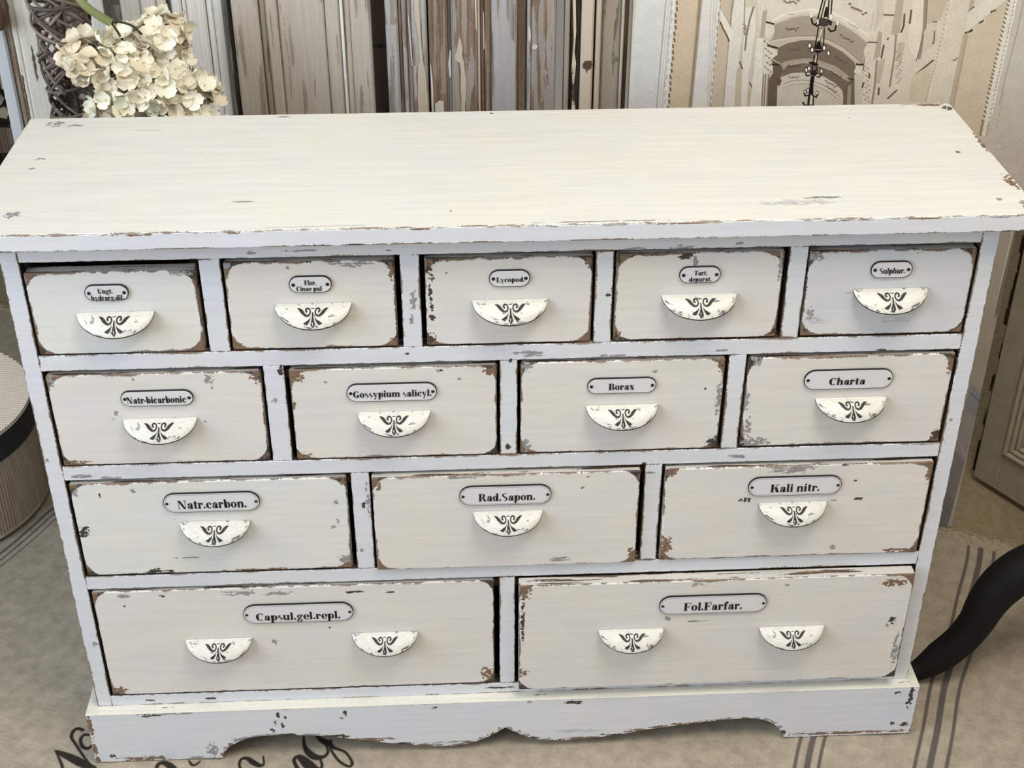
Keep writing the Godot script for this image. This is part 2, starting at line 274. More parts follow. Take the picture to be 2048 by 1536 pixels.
	[[170,157,137,0.72],[215.1,879.6,215.9,880.1,216.5,879.3]],
	[[174,161,141,0.96],[290.3,866.3,291.5,867,292.3,865.9]],
	[[174,161,141,0.96],[292.7,864.4,294.1,863.4,294.6,864]],
	[[174,161,141,0.96],[295,862.5,296.2,863.2,296.9,862.2]],
	[[174,161,141,0.96],[297,862.8,298.4,861.8,299,862.4]],
	[[174,161,141,0.96],[299.3,860.9,300.5,861.6,301.3,860.5]],
	[[174,161,141,0.96],[301.6,859,303.1,858,303.6,858.6]],
	[[174,161,141,0.96],[303.7,859.2,304.9,859.9,305.6,858.9]],
	[[96,82,66,1.08],[213.1,831.2,214.4,832,215.3,830.8]],
	[[96,82,66,1.08],[215.5,830.4,217.1,829.3,217.7,830]],
	[[96,82,66,1.08],[217.9,829.7,219.3,830.5,220.1,829.3]],
	[[96,82,66,1.08],[220.1,831.3,221.6,830.2,222.3,830.9]],
	[[96,82,66,1.08],[222.5,830.5,223.8,831.4,224.7,830.1]],
	[[96,82,66,1.08],[224.9,829.8,226.5,828.6,227.1,829.4]],
	[[96,82,66,1.08],[227.1,831.4,228.4,832.2,229.3,831]],
	[[92,78,62,1.08],[278.5,819,279.9,819.8,280.8,818.6]],
	[[92,78,62,1.08],[281.2,816.8,282.8,815.7,283.4,816.4]],
	[[92,78,62,1.08],[283.8,814.6,285.1,815.4,286,814.2]],
	[[92,78,62,1.08],[286.1,814.9,287.7,813.8,288.3,814.5]],
	[[92,78,62,1.08],[288.8,812.7,290.1,813.5,291,812.3]],
	[[92,78,62,1.08],[291.4,810.5,293,809.4,293.6,810.1]],
	[[92,78,62,1.08],[293.7,810.8,295.1,811.6,295.9,810.4]],
	[[88,74,58,0.96],[275.1,798.4,276.3,799.2,277.1,798.1]],
	[[88,74,58,0.96],[277.5,796.5,278.9,795.4,279.4,796.1]],
	[[88,74,58,0.96],[279.8,794.5,281,795.2,281.8,794.1]],
	[[88,74,58,0.96],[281.9,794.8,283.3,793.7,283.9,794.4]],
	[[88,74,58,0.96],[284.2,792.8,285.4,793.5,286.2,792.4]],
	[[88,74,58,0.96],[286.6,790.8,288,789.8,288.6,790.4]],
	[[88,74,58,0.96],[288.7,791.1,289.9,791.8,290.6,790.7]],
	[[110,96,78,0.96],[271.6,777.6,272.8,778.4,273.6,777.3]],
	[[110,96,78,0.96],[274,775.7,275.4,774.6,276,775.3]],
	[[110,96,78,0.96],[276.3,773.7,277.6,774.4,278.3,773.3]],
	[[110,96,78,0.96],[278.4,773.9,279.9,772.9,280.4,773.6]],
	[[110,96,78,0.96],[280.8,771.9,282,772.7,282.8,771.6]],
	[[110,96,78,0.96],[283.2,769.9,284.6,768.9,285.2,769.6]],
	[[110,96,78,0.96],[285.2,770.2,286.5,770.9,287.2,769.8]],
	[[216,207,189],[301.8,1010.7,484.8,1008.7,499.8,700.7,328.3,704,319,819.8,320.9,837.6,337.2,875.8]],
	[[188,172,152],[350.9,969.6,360.4,969.4,360.6,895.9,362.4,852.5,356.5,848.1,350.4,849.3,350.9,896.1]],
	[[182,166,146],[332.7,854.6,338,851.7,339.9,819.5,331.5,812.9]],
	[[201,184,163],[389.7,989.5,425.5,989.1,420.6,895.1,414.4,868.1,409.3,866,396.7,862.9,392.5,895.5]],
	[[196,180,158],[361.3,838.1,371,839.1,371.5,807.7,363,812.4]],
	[[192,178,156],[338.7,812.8,348,817.1,345.5,780.9,340,781]],
	[[225,217,201],[376.3,895.7,383,927.5,394.9,854.2,390.7,811.9,376.1,834.6,372.6,885]],
	[[159,143,123,4.58],[388.5,958.8,390.3,895.5,394.9,854.2,394.4,816.4]],
	[[118,102,82,1.13],[392.5,895.5,396.7,856.3,390.8,811.4]],
	[[146,131,111,2.54],[357.6,848.1,359.8,819.2,359.6,776.1]],
	[[146,131,111,2.54],[336.5,812.8,338.6,778.7,338.5,752.1,342,703.7]],
	[[210,200,181],[395.1,853.1,402,863.9,410.6,864.9,414.6,840.6,409.9,829.6,397.4,825.3]],
	[[120,104,84,1.83],[409.3,852.9,410.8,840.7,410.1,835.1]],
	[[112,96,76,1.69],[405.5,865.9,410.4,865.8]],
	[[96,82,64,1.83],[337.1,876.3,350.2,875.6]],
	[[96,82,64,1.83],[320.7,839,332.3,838.6]],
	[[186,174,154,0.99],[323.3,882.5,321.5,856.4]],
	[[186,174,154,0.99],[328.7,882.4,327,856.3]],
	[[92,78,62,2.39],[364.7,876.5,366,861.2,364.1,852.4]],
	[[92,78,62,2.39],[373.1,881.8,373.7,864.4]],
	[[92,78,62,2.39],[342.8,834,341.9,817.2]],
	[[92,78,62,2.39],[347.3,843.9,347,842.8]],
	[[92,78,62,2.39],[329.3,793.7,328.8,789.2]],
	[[92,78,62,2.39],[322.1,781.3,321.8,775.6]],
	[[92,78,62,2.39],[344.9,774,345.6,764.8]],
	[[148,134,114,1.34],[359.9,825.9,361.8,824.8]],
	[[148,134,114,1.34],[366.2,822.9,368.1,821.7]],
	[[148,134,114,1.34],[364.7,820,366.7,818.9]],
	[[148,134,114,1.34],[363.3,817.1,365.3,816]],
	[[148,134,114,1.34],[361.9,814.2,363.8,813.1]],
	[[148,134,114,1.34],[368.2,811.2,370.1,810]],
	[[148,134,114,1.34],[366.8,808.3,368.7,807.1]],
	[[148,134,114,1.34],[365.3,805.4,367.3,804.2]],
	[[148,134,114,1.34],[363.9,802.4,365.8,801.3]],
	[[148,134,114,1.34],[370.2,799.4,372.2,798.2]],
	[[148,134,114,1.34],[368.8,796.5,370.7,795.3]],
	[[148,134,114,1.34],[367.3,793.5,369.3,792.4]],
	[[148,134,114,1.34],[365.9,790.6,367.8,789.4]],
	[[148,134,114,1.34],[372.2,787.5,374.2,786.4]],
	[[148,134,114,1.34],[370.8,784.6,372.8,783.4]],
	[[148,134,114,1.34],[369.4,781.6,371.3,780.5]],
	[[146,132,112,1.34],[318.7,806.3,320.6,805.4]],
	[[146,132,112,1.34],[324.4,802.9,326.3,801.9]],
	[[146,132,112,1.34],[321.2,799.5,323.1,798.6]],
	[[146,132,112,1.34],[326.9,796,328.8,795.1]],
	[[146,132,112,1.34],[323.7,792.7,325.6,791.7]],
	[[146,132,112,1.34],[329.4,789.2,331.3,788.2]],
	[[146,132,112,1.34],[326.2,785.8,328.1,784.8]],
	[[146,132,112,1.34],[323,782.4,324.9,781.5]],
	[[146,132,112,1.34],[328.7,778.9,330.6,777.9]],
	[[146,132,112,1.34],[325.5,775.5,327.4,774.5]],
	[[146,132,112,1.34],[331.2,771.9,333.2,771]],
	[[146,132,112,1.34],[328,768.5,330,767.6]],
	[[146,132,112,1.34],[324.8,765.1,326.7,764.2]],
	[[146,132,112,1.34],[330.6,761.6,332.5,760.6]],
	[[146,132,112,1.34],[327.4,758.1,329.3,757.2]],
	[[146,132,112,1.34],[333.1,754.6,335,753.6]],
	[[92,78,60,2.39],[391.8,791,413.9,812.1]],
	[[92,78,60,2.11],[359.4,758.7,364.7,764.4,370,770.1]],
	[[207,195,173],[387.6,789.3,413.4,808.2,414.7,753.1,388.8,753.6,396.7,702.7,392.1,702.8]],
	[[182,169,148,1.55],[422.8,927,425.1,925.3]],
	[[235,226,210,1.13],[426.9,926.3,425.9,924.7]],
	[[182,169,148,1.55],[422.5,922.5,424.8,920.8]],
	[[235,226,210,1.13],[426.6,921.8,425.6,920.2]],
	[[182,169,148,1.55],[422.2,918,424.5,916.3]],
	[[235,226,210,1.13],[426.4,917.3,425.3,915.6]],
	[[182,169,148,1.55],[421.9,913.4,424.2,911.7]],
	[[235,226,210,1.13],[426.1,912.7,425,911.1]],
	[[182,169,148,1.55],[421.6,908.9,424,907.2]],
	[[235,226,210,1.13],[425.8,908.1,424.7,906.5]],
	[[182,169,148,1.55],[421.4,904.3,423.7,902.6]],
	[[235,226,210,1.13],[425.5,903.6,424.5,901.9]],
	[[182,169,148,1.55],[421.1,899.7,423.4,898]],
	[[235,226,210,1.13],[425.2,899,424.2,897.3]],
	[[182,169,148,1.55],[420.8,895.1,423.1,893.4]],
	[[235,226,210,1.13],[425,894.4,423.9,892.7]],
	[[182,169,148,1.55],[420.7,888.7,423,886.9]],
	[[235,226,210,1.13],[424.8,887.9,423.8,886.3]],
	[[182,169,148,1.55],[420.5,882.2,422.9,880.5]],
	[[235,226,210,1.13],[424.7,881.4,423.7,879.8]],
	[[182,169,148,1.55],[420.4,875.7,422.7,873.9]],
	[[235,226,210,1.13],[424.6,874.9,423.5,873.2]],
	[[182,169,148,1.55],[420.3,869.1,422.6,867.4]],
	[[235,226,210,1.13],[424.5,868.4,423.4,866.7]],
	[[182,169,148,1.55],[420.1,862.6,422.5,860.8]],
	[[235,226,210,1.13],[424.4,861.8,423.3,860.1]],
	[[182,169,148,1.55],[420,856,422.4,854.3]],
	[[235,226,210,1.13],[424.2,855.3,423.2,853.6]],
	[[182,169,148,1.55],[419.9,849.4,422.2,847.6]],
	[[235,226,210,1.13],[424.1,848.6,423,846.9]],
	[[182,169,148,1.55],[419.5,844,421.9,842.3]],
	[[235,226,210,1.13],[423.8,843.3,422.7,841.6]],
	[[182,169,148,1.55],[419.2,838.7,421.6,836.9]],
	[[235,226,210,1.13],[423.4,837.9,422.4,836.2]],
	[[182,169,148,1.55],[418.8,833.3,421.2,831.5]],
	[[235,226,210,1.13],[423.1,832.5,422,830.8]],
	[[182,169,148,1.55],[418.5,827.9,420.9,826.1]],
	[[235,226,210,1.13],[422.8,827.1,421.7,825.4]],
	[[182,169,148,1.55],[418.2,822.4,420.5,820.6]],
	[[235,226,210,1.13],[422.4,821.7,421.3,819.9]],
	[[182,169,148,1.55],[417.8,817,420.2,815.2]],
	[[235,226,210,1.13],[422.1,816.2,421,814.5]],
	[[182,169,148,1.55],[417.4,811.5,419.8,809.7]],
	[[235,226,210,1.13],[421.7,810.7,420.6,809]],
	[[182,169,148,1.55],[417,806.8,419.3,805]],
	[[235,226,210,1.13],[421.2,806.1,420.2,804.3]],
	[[182,169,148,1.55],[416.5,802.2,418.9,800.4]],
	[[235,226,210,1.13],[420.8,801.4,419.7,799.6]],
	[[182,169,148,1.55],[416,797.5,418.4,795.7]],
	[[235,226,210,1.13],[420.3,796.7,419.2,794.9]],
	[[182,169,148,1.55],[415.5,792.8,417.9,791]],
	[[235,226,210,1.13],[419.8,792,418.7,790.2]],
	[[182,169,148,1.55],[415,788.1,417.4,786.2]],
	[[235,226,210,1.13],[419.3,787.3,418.2,785.5]],
	[[182,169,148,1.55],[414.5,783.3,416.9,781.5]],
	[[235,226,210,1.13],[418.8,782.5,417.7,780.8]],
	[[182,169,148,1.55],[414,778.6,416.4,776.7]],
	[[235,226,210,1.13],[418.3,777.8,417.2,776]],
	[[182,169,148,1.55],[413.8,775.1,416.2,773.3]],
	[[235,226,210,1.13],[418.1,774.3,417,772.6]],
	[[182,169,148,1.55],[413.5,771.7,415.9,769.8]],
	[[235,226,210,1.13],[417.9,770.9,416.8,769.1]],
	[[182,169,148,1.55],[413.3,768.2,415.7,766.4]],
	[[235,226,210,1.13],[417.6,767.4,416.5,765.6]],
	[[182,169,148,1.55],[413.1,764.8,415.5,762.9]],
	[[235,226,210,1.13],[417.4,764,416.3,762.2]],
	[[182,169,148,1.55],[412.8,761.3,415.3,759.4]],
	[[235,226,210,1.13],[417.2,760.5,416.1,758.7]],
	[[182,169,148,1.55],[412.6,757.8,415,756]],
	[[235,226,210,1.13],[417,757,415.8,755.2]],
	[[182,169,148,1.55],[412.4,754.3,414.8,752.5]],
	[[235,226,210,1.13],[416.7,753.5,415.6,751.7]],
	[[182,169,148,1.55],[412.3,748.7,414.7,746.8]],
	[[235,226,210,1.13],[416.7,747.9,415.6,746.1]],
	[[182,169,148,1.55],[412.3,743,414.7,741.1]],
	[[235,226,210,1.13],[416.6,742.2,415.5,740.4]],
	[[182,169,148,1.55],[412.2,737.3,414.7,735.4]],
	[[235,226,210,1.13],[416.6,736.5,415.5,734.7]],
	[[182,169,148,1.55],[412.2,731.6,414.6,729.7]],
	[[235,226,210,1.13],[416.6,730.8,415.5,728.9]],
	[[182,169,148,1.55],[412.2,725.8,414.6,724]],
	[[235,226,210,1.13],[416.5,725,415.4,723.2]],
	[[182,169,148,1.55],[412.1,720.1,414.5,718.2]],
	[[235,226,210,1.13],[416.5,719.3,415.4,717.4]],
	[[188,172,148],[452.1,947.6,460.6,947.5,456.4,894.6,455.8,886,451.1,879,450.5,894.7]],
	[[84,70,54,1.83],[457,885.4,451.2,878.5]],
	[[190,174,150],[449.6,847.8,455.6,847.8,454.2,739.6,451.6,701.6,445.9,701.7,446.7,750.2]],
	[[144,128,106,1.27],[455.3,846.7,454.6,788.2,454,737.2,451.6,701.6]],
	[[208,194,171],[455.6,847.8,500.3,891.9,503,872.3,502.5,771.3,504.4,700.6,452.8,701.6,454.2,739.6]],
	[[223,216,201],[457.2,884.4,470.5,894.4,489.4,909.2,511,908.9,500.3,891.9,454.7,850,450.9,852.8,450.7,878.5]],
	[[60,46,34,2.82],[452.5,849.8,460.1,853.2]],
	[[60,46,34,2.82],[468.7,863.5,472.6,866]],
	[[60,46,34,2.82],[482.3,878,487.3,880.4]],
	[[176,161,139,1.06],[453.6,850,499.2,891.9]],
	[[120,106,86,1.41],[441.5,812.3,444.9,812,447.1,815]],
	[[227,221,209],[505.5,936.5,516.3,936.4,512.9,893.8,511.9,843.6,511.5,782.7,510.3,736.2,509,700.5,499.8,700.7,501.2,736.4,501.4,782.8,502,843.7,502.1,894]],
	[[120,104,80,1.83],[501,936.5,503.4,934.5]],
	[[167,154,133,1.55],[510.7,934.5,509.8,932.5]],
	[[120,104,80,1.83],[501.1,930.5,503.5,928.5]],
	[[167,154,133,1.55],[510.9,928.4,509.9,926.5]],
	[[120,104,80,1.83],[501.2,924.5,503.6,922.5]],
	[[167,154,133,1.55],[511,922.4,510.1,920.4]],
	[[120,104,80,1.83],[501.3,918.4,503.7,916.4]],
	[[167,154,133,1.55],[511.2,916.3,510.2,914.3]],
	[[120,104,80,1.83],[501.4,912.4,503.9,910.3]],
	[[167,154,133,1.55],[511.3,910.2,510.3,908.2]],
	[[120,104,80,1.83],[501.5,906.3,504,904.2]],
	[[167,154,133,1.55],[511.4,904.1,510.5,902.1]],
	[[120,104,80,1.83],[501.7,900.1,504.1,898.1]],
	[[167,154,133,1.55],[511.6,898,510.6,896]],
	[[120,104,80,1.83],[501.8,894,504.2,891.9]],
	[[167,154,133,1.55],[511.7,891.8,510.7,889.8]],
	[[120,104,80,1.83],[501.7,888.1,504.1,886.1]],
	[[167,154,133,1.55],[511.6,886,510.7,884]],
	[[120,104,80,1.83],[501.6,882.3,504,880.2]],
	[[167,154,133,1.55],[511.5,880.1,510.6,878.1]],
	[[120,104,80,1.83],[501.5,876.4,503.9,874.3]],
	[[167,154,133,1.55],[511.5,874.2,510.5,872.2]],
	[[120,104,80,1.83],[501.4,870.5,503.8,868.4]],
	[[167,154,133,1.55],[511.4,868.3,510.4,866.2]],
	[[120,104,80,1.83],[501.3,864.5,503.8,862.4]],
	[[167,154,133,1.55],[511.3,862.3,510.3,860.3]],
	[[120,104,80,1.83],[501.2,858.6,503.7,856.5]],
	[[167,154,133,1.55],[511.2,856.4,510.2,854.3]],
	[[120,104,80,1.83],[501.1,852.6,503.6,850.5]],
	[[167,154,133,1.55],[511.1,850.4,510.2,848.3]],
	[[120,104,80,1.83],[500.9,846.3,503.4,844.2]],
	[[167,154,133,1.55],[511,844.1,510,842]],
	[[120,104,80,1.83],[500.7,839.9,503.2,837.8]],
	[[167,154,133,1.55],[510.8,837.7,509.8,835.6]],
	[[120,104,80,1.83],[500.5,833.6,503,831.5]],
	[[167,154,133,1.55],[510.6,831.3,509.6,829.3]],
	[[120,104,80,1.83],[500.3,827.2,502.8,825.1]],
	[[167,154,133,1.55],[510.4,825,509.4,822.9]],
	[[120,104,80,1.83],[500.1,820.8,502.6,818.7]],
	[[167,154,133,1.55],[510.2,818.5,509.3,816.5]],
	[[120,104,80,1.83],[499.9,814.4,502.4,812.2]],
	[[167,154,133,1.55],[510.1,812.1,509.1,810]],
	[[120,104,80,1.83],[499.7,807.9,502.2,805.8]],
	[[167,154,133,1.55],[509.9,805.6,508.9,803.5]],
	[[120,104,80,1.83],[499.6,802.8,502.1,800.6]],
	[[167,154,133,1.55],[509.8,800.5,508.8,798.4]],
	[[120,104,80,1.83],[499.5,797.6,502,795.4]],
	[[167,154,133,1.55],[509.7,795.3,508.7,793.1]],
	[[120,104,80,1.83],[499.3,792.4,501.8,790.2]],
	[[167,154,133,1.55],[509.5,790,508.6,787.9]],
	[[120,104,80,1.83],[499.2,787.1,501.7,784.9]],
	[[167,154,133,1.55],[509.4,784.8,508.4,782.7]],
	[[120,104,80,1.83],[499.1,781.9,501.6,779.7]],
	[[167,154,133,1.55],[509.3,779.6,508.3,777.4]],
	[[120,104,80,1.83],[498.9,776.6,501.5,774.4]],
	[[167,154,133,1.55],[509.2,774.3,508.2,772.2]],
	[[120,104,80,1.83],[498.8,771.4,501.3,769.2]],
	[[167,154,133,1.55],[509.1,769,508.1,766.9]],
	[[120,104,80,1.83],[498.8,764.8,501.3,762.6]],
	[[167,154,133,1.55],[509.1,762.4,508.1,760.3]],
	[[120,104,80,1.83],[498.7,758.1,501.3,755.9]],
	[[167,154,133,1.55],[509,755.8,508,753.6]],
	[[120,104,80,1.83],[498.7,751.5,501.2,749.2]],
	[[167,154,133,1.55],[509,749.1,508,746.9]],
	[[120,104,80,1.83],[498.6,744.8,501.2,742.6]],
	[[167,154,133,1.55],[509,742.4,508,740.2]],
	[[120,104,80,1.83],[498.6,738.1,501.1,735.8]],
	[[167,154,133,1.55],[509,735.7,508,733.5]],
	[[120,104,80,1.83],[498.6,731.4,501.1,729.1]],
	[[167,154,133,1.55],[508.9,728.9,507.9,726.8]],
	[[120,104,80,1.83],[498.5,724.6,501.1,722.3]],
	[[167,154,133,1.55],[508.9,722.2,507.9,720]],
	[[120,104,80,1.83],[498.5,721.2,501,718.9]],
	[[167,154,133,1.55],[508.9,718.8,507.9,716.6]],
	[[120,104,80,1.83],[498.5,717.8,501,715.5]],
	[[167,154,133,1.55],[508.9,715.4,507.9,713.2]],
	[[120,104,80,1.83],[498.5,714.4,501,712.1]],
	[[167,154,133,1.55],[508.9,712,507.9,709.8]],
	[[120,104,80,1.83],[498.4,711,501,708.7]],
	[[167,154,133,1.55],[508.9,708.6,507.9,706.3]],
	[[120,104,80,1.83],[498.4,707.6,501,705.3]],
	[[167,154,133,1.55],[508.9,705.1,507.8,702.9]],
	[[120,104,80,1.83],[498.4,704.2,501,701.9]],
	[[167,154,133,1.55],[508.8,701.7,507.8,699.5]],
	[[253,247,238,1.69],[513,936.4,513.3,889.5,513,843.6,511.5,782.7,510.7,733.8]],
	[[202,196,185],[516.3,936.4,542.1,936,610.1,612.3,522.8,614.2,510.7,733.8,511.5,782.7,513,843.6,513.8,889.5]],
	[[170,162,151,1.69],[523.8,936.3,522.7,850.1,519.4,794,518.2,747.8]],
	[[179,172,161,1.13],[521.6,765.2,520.5,712.3]],
	[[26,22,20,1.83],[257.6,983.2,251.9,897.5,248.1,871.9]],
	[[26,22,20,1.55],[259.6,983.2,255.3,897.4,252.4,872.8]],
	[[26,22,20,1.69],[261.5,983.2,260.2,897.3,261.8,872.7]],
	[[26,22,20,1.69],[263.4,983.2,264.2,897.3,265.2,877.6]],
	[[26,22,20],[257.4,888.6,260,887.5,260.6,874.7,255.8,873.8,255.9,880.7]],
	[[70,62,58],[248.2,870.9,253.8,873.8,265.1,870.6,266.8,864.6,258.4,860.8,249.1,863.9]],
	[[26,22,20,2.11],[239.6,873,241.9,866,248.3,862.4,252,863.9]],
	[[26,22,20,2.11],[274,862.5,273.3,856,268.1,854.6,264.1,858.7]],
	[[26,22,20,1.83],[246,864.9,249.5,868.9]],
	[[26,22,20,1.83],[262.3,868.7,267.4,867.6,266.9,863.6]],
	[[246,241,228,2.11],[238.5,879.5,239.1,874.8]],
	[[246,241,228,2.11],[275.2,868.5,275.8,863.8]],
	[[246,241,228,2.11],[265.2,877.1,265.8,872.4]],
	[[246,241,228,2.11],[248.5,870.4,249.1,865.7]],
	[[26,22,20,1.55],[250.4,860.9,250,847.9,248.8,832.7]],
	[[26,22,20,1.55],[258.6,858.8,259.5,847.7,260.7,833.5]],
	[[26,22,20,1.13],[254.5,859.8,255.5,835.6]],
	[[218,205,182,1.83],[254.8,857.8,253.6,838.7]],
	[[26,22,20],[248.7,833.7,253.6,842.8,257.7,833.6,260.5,827.4,253.8,824.5,248.4,827.6]],
	[[160,151,144,1.27],[249.2,829.7,258.2,829.5]],
	[[26,22,20],[244,835.6,243.8,832.7,242.5,831.2,240.7,831.8,239.3,834.2,238.9,837.2,239.8,839.6,241.4,840.1,243.1,838.5]],
	[[255,252,242],[243.1,835.6,243,833.6,242.1,832.5,241,832.9,240.1,834.6,239.9,836.8,240.4,838.5,241.4,838.8,242.5,837.7]],
	[[26,22,20],[248.3,829.5,248,826.6,246.7,825.1,244.9,825.6,243.5,828,243.1,831.1,244,833.4,245.6,833.9,247.3,832.4]],
	[[255,252,242],[247.3,829.5,247.2,827.4,246.4,826.3,245.3,826.7,244.4,828.4,244.1,830.6,244.6,832.3,245.6,832.7,246.7,831.6]],
	[[26,22,20],[264.3,832,264,829.1,262.7,827.6,260.9,828.1,259.5,830.5,259.1,833.6,259.9,835.9,261.6,836.4,263.3,834.9]],
	[[255,252,242],[263.3,832,263.2,829.9,262.4,828.8,261.3,829.2,260.3,830.9,260.1,833.1,260.6,834.8,261.6,835.2,262.7,834.1]],
	[[26,22,20],[271.2,824.7,270.9,821.8,269.6,820.3,267.8,820.9,266.4,823.3,266,826.3,266.8,828.7,268.5,829.2,270.2,827.6]],
	[[255,252,242],[270.2,824.7,270.1,822.6,269.3,821.5,268.2,822,267.2,823.7,267,825.9,267.5,827.6,268.5,828,269.5,826.8]],
	[[218,205,182,1.55],[252.7,821.4,251.6,809.1]],
	[[26,22,20,1.41],[253.9,823.5,253.9,807,255.7,800.8]],
	[[26,22,20,1.41],[249.7,821.5,248.9,807.1,248.8,798.9]],
	[[26,22,20],[242.2,812.4,249.1,813.3,257.7,809,253.9,807,247.7,808.2]],
	[[40,36,34],[246.7,799.9,253.5,801.9,257.2,796.7,254.6,792.5,247.4,793.7]],
	[[26,22,20],[243.4,801.5,243.1,799,241.8,797.6,240.2,798.1,238.8,800.2,238.5,803,239.3,805.1,240.9,805.5,242.5,804.1]],
	[[255,252,242],[242.5,801.6,242.3,799.7,241.6,798.7,240.5,799.1,239.7,800.6,239.4,802.6,239.9,804.1,240.9,804.4,241.9,803.4]],
	[[26,22,20],[246.9,803.6,246.6,801,245.3,799.6,243.6,800.1,242.3,802.2,242,805,242.8,807.1,244.4,807.6,246,806.2]],
	[[255,252,242],[246,803.6,245.8,801.7,245,800.7,244,801.1,243.2,802.6,242.9,804.6,243.4,806.1,244.4,806.4,245.4,805.4]],
	[[26,22,20],[264.5,799.4,264.2,796.8,263,795.5,261.3,796,260,798.1,259.6,800.9,260.4,803,262,803.5,263.6,802]],
	[[255,252,242],[263.6,799.5,263.4,797.6,262.7,796.6,261.6,797,260.8,798.5,260.5,800.5,261,802,262,802.3,263,801.3]],
	[[26,22,20,1.69],[240.5,796.9,242.4,793.3,246.4,793.7]],
	[[26,22,20,1.69],[262.3,795.5,260.8,791.4,256.8,791.5]],
	[[26,22,20],[248.1,792.7,253.6,792.6,253.1,780.1,254.7,766.4,248.7,765.4,247.9,781.2]],
	[[26,22,20],[245.1,769.7,244.8,767.2,243.7,765.9,242.2,766.4,241.1,768.5,240.8,771.1,241.5,773.1,242.9,773.5,244.3,772.2]],
	[[255,252,242],[244.2,769.7,244.1,767.9,243.5,767,242.5,767.4,241.8,768.8,241.6,770.7,242,772.1,242.8,772.5,243.7,771.5]],
	[[26,22,20],[248.8,772.3,248.6,769.8,247.5,768.5,246,769,244.8,771,244.5,773.6,245.2,775.6,246.6,776.1,248,774.7]],
	[[255,252,242],[248,772.3,247.9,770.5,247.2,769.6,246.3,769.9,245.6,771.4,245.3,773.3,245.7,774.7,246.6,775,247.5,774.1]],
	[[26,22,20],[262,767.8,261.8,765.4,260.6,764.1,259.1,764.6,258,766.6,257.6,769.2,258.3,771.2,259.7,771.6,261.2,770.3]],
	[[255,252,242],[261.1,767.8,261,766.1,260.4,765.1,259.4,765.5,258.7,766.9,258.5,768.8,258.9,770.3,259.7,770.6,260.6,769.6]],
	[[26,22,20,1.83],[241.7,768.7,243.7,764.5,248.7,765.4]],
	[[26,22,20,1.83],[260.8,766.3,259.3,762.1,253.8,765.3]],
	[[227,220,205,1.41],[253.2,762.2,253.3,752.6]],
	[[26,22,20,2.82],[249.2,765.4,249.4,750.6,252.4,711.8]],
	[[26,22,20,1.69],[255.2,762.1,260.2,711.7]],
	[[26,22,20,2.11],[241.8,755,244.3,750.7,256.6,750.5]],
]
const PRINT_LOW := [
	[[168,158,146],[316.9,683.4,677.4,676.3,903,-294.2,263.8,-265.5,174.6,686.2]],
	[[206,207,205],[0,700,44,700,44,-5,0,-5]],
	[[212,211,207],[44,700,55,700,55,-5,44,-5]],
	[[205,187,161],[55,700,83,700,83,-5,55,-5]],
	[[172,156,135],[83,700,89,700,89,-5,83,-5]],
	[[213,210,204],[89,700,112,700,112,-5,89,-5]],
	[[199,184,160],[112,700,130,700,130,-5,112,-5]],
	[[214,210,199],[130,700,160,700,160,-5,130,-5]],
	[[199,182,158],[160,700,175,700,175,-5,160,-5]],
	[[214,210,199],[175,700,196,700,196,-5,175,-5]],
	[[120,106,92],[196,700,232,700,232,-5,196,-5]],
	[[200,191,174],[232,700,330,700,330,-5,232,-5]],
	[[122,108,94],[330,700,352,700,352,-5,330,-5]],
	[[214,205,188],[352,700,392,700,392,-5,352,-5]],
	[[190,174,152],[392,700,408,700,408,-5,392,-5]],
	[[211,202,184],[408,700,450,700,450,-5,408,-5]],
	[[186,170,146],[450,700,470,700,470,-5,450,-5]],
	[[206,191,167],[470,700,512,700,512,-5,470,-5]],
	[[220,213,200],[512,700,530,700,530,-5,512,-5]],
	[[168,158,146],[532,700,590,700,590,-5,505,-5,505,420,532,480]],
	[[202,195,185],[486.2,754.3,660,751.3,705.9,553.7,481.3,558.8]],
	[[172,163,152],[549.5,551.6,574.2,551,575.2,400.4,547.2,401.2]],
	[[198,192,182],[574.2,551,578,550.9,577.1,410.9,574,411]],
	[[122,118,113],[578,550.9,589.2,550.6,586.4,410.7,574.7,411]],
	[[86,82,78],[587.7,550.7,589.9,550.6,588,414.1,585.7,414.2]],
	[[150,147,142],[589.9,550.6,595.9,550.5,593.1,415.7,588,414.1]],
	[[138,134,131],[573.5,409.3,591.8,410.5,585.3,400.2]],
	[[142,144,150],[561.5,287.8,564.4,285,583.5,263.8,586.3,240,581.6,217.2,560.3,240.8]],
	[[112,116,126],[563.8,271,583.3,251.5,583.1,248.7,563.6,267.2]],
	[[156,152,150],[560.3,240.8,581.6,217.2,581.6,-72.2,538,-70.4]],
	[[138,134,136],[558.6,158.4,584.7,127.6,583.5,-83.3,539.8,-81.5]],
	[[126,122,124],[556.9,72.6,580.7,56.3,583.5,-83.3,539.8,-81.5]],
	[[172,168,166],[561.3,176.1,563.7,176,576.6,149.9,575.6,145.9]],
	[[182,177,170],[590.3,678,604.8,677.7,598.8,305.2,595,206.2,581,-28.5,573.1,-2.4,579.3,157.7,581.6,282.6,592.3,400]],
	[[170,171,178],[583.6,305.7,597.3,300.7,590.9,206.3,584.4,-28.6,577.2,-6.9,585,216.1]],
]

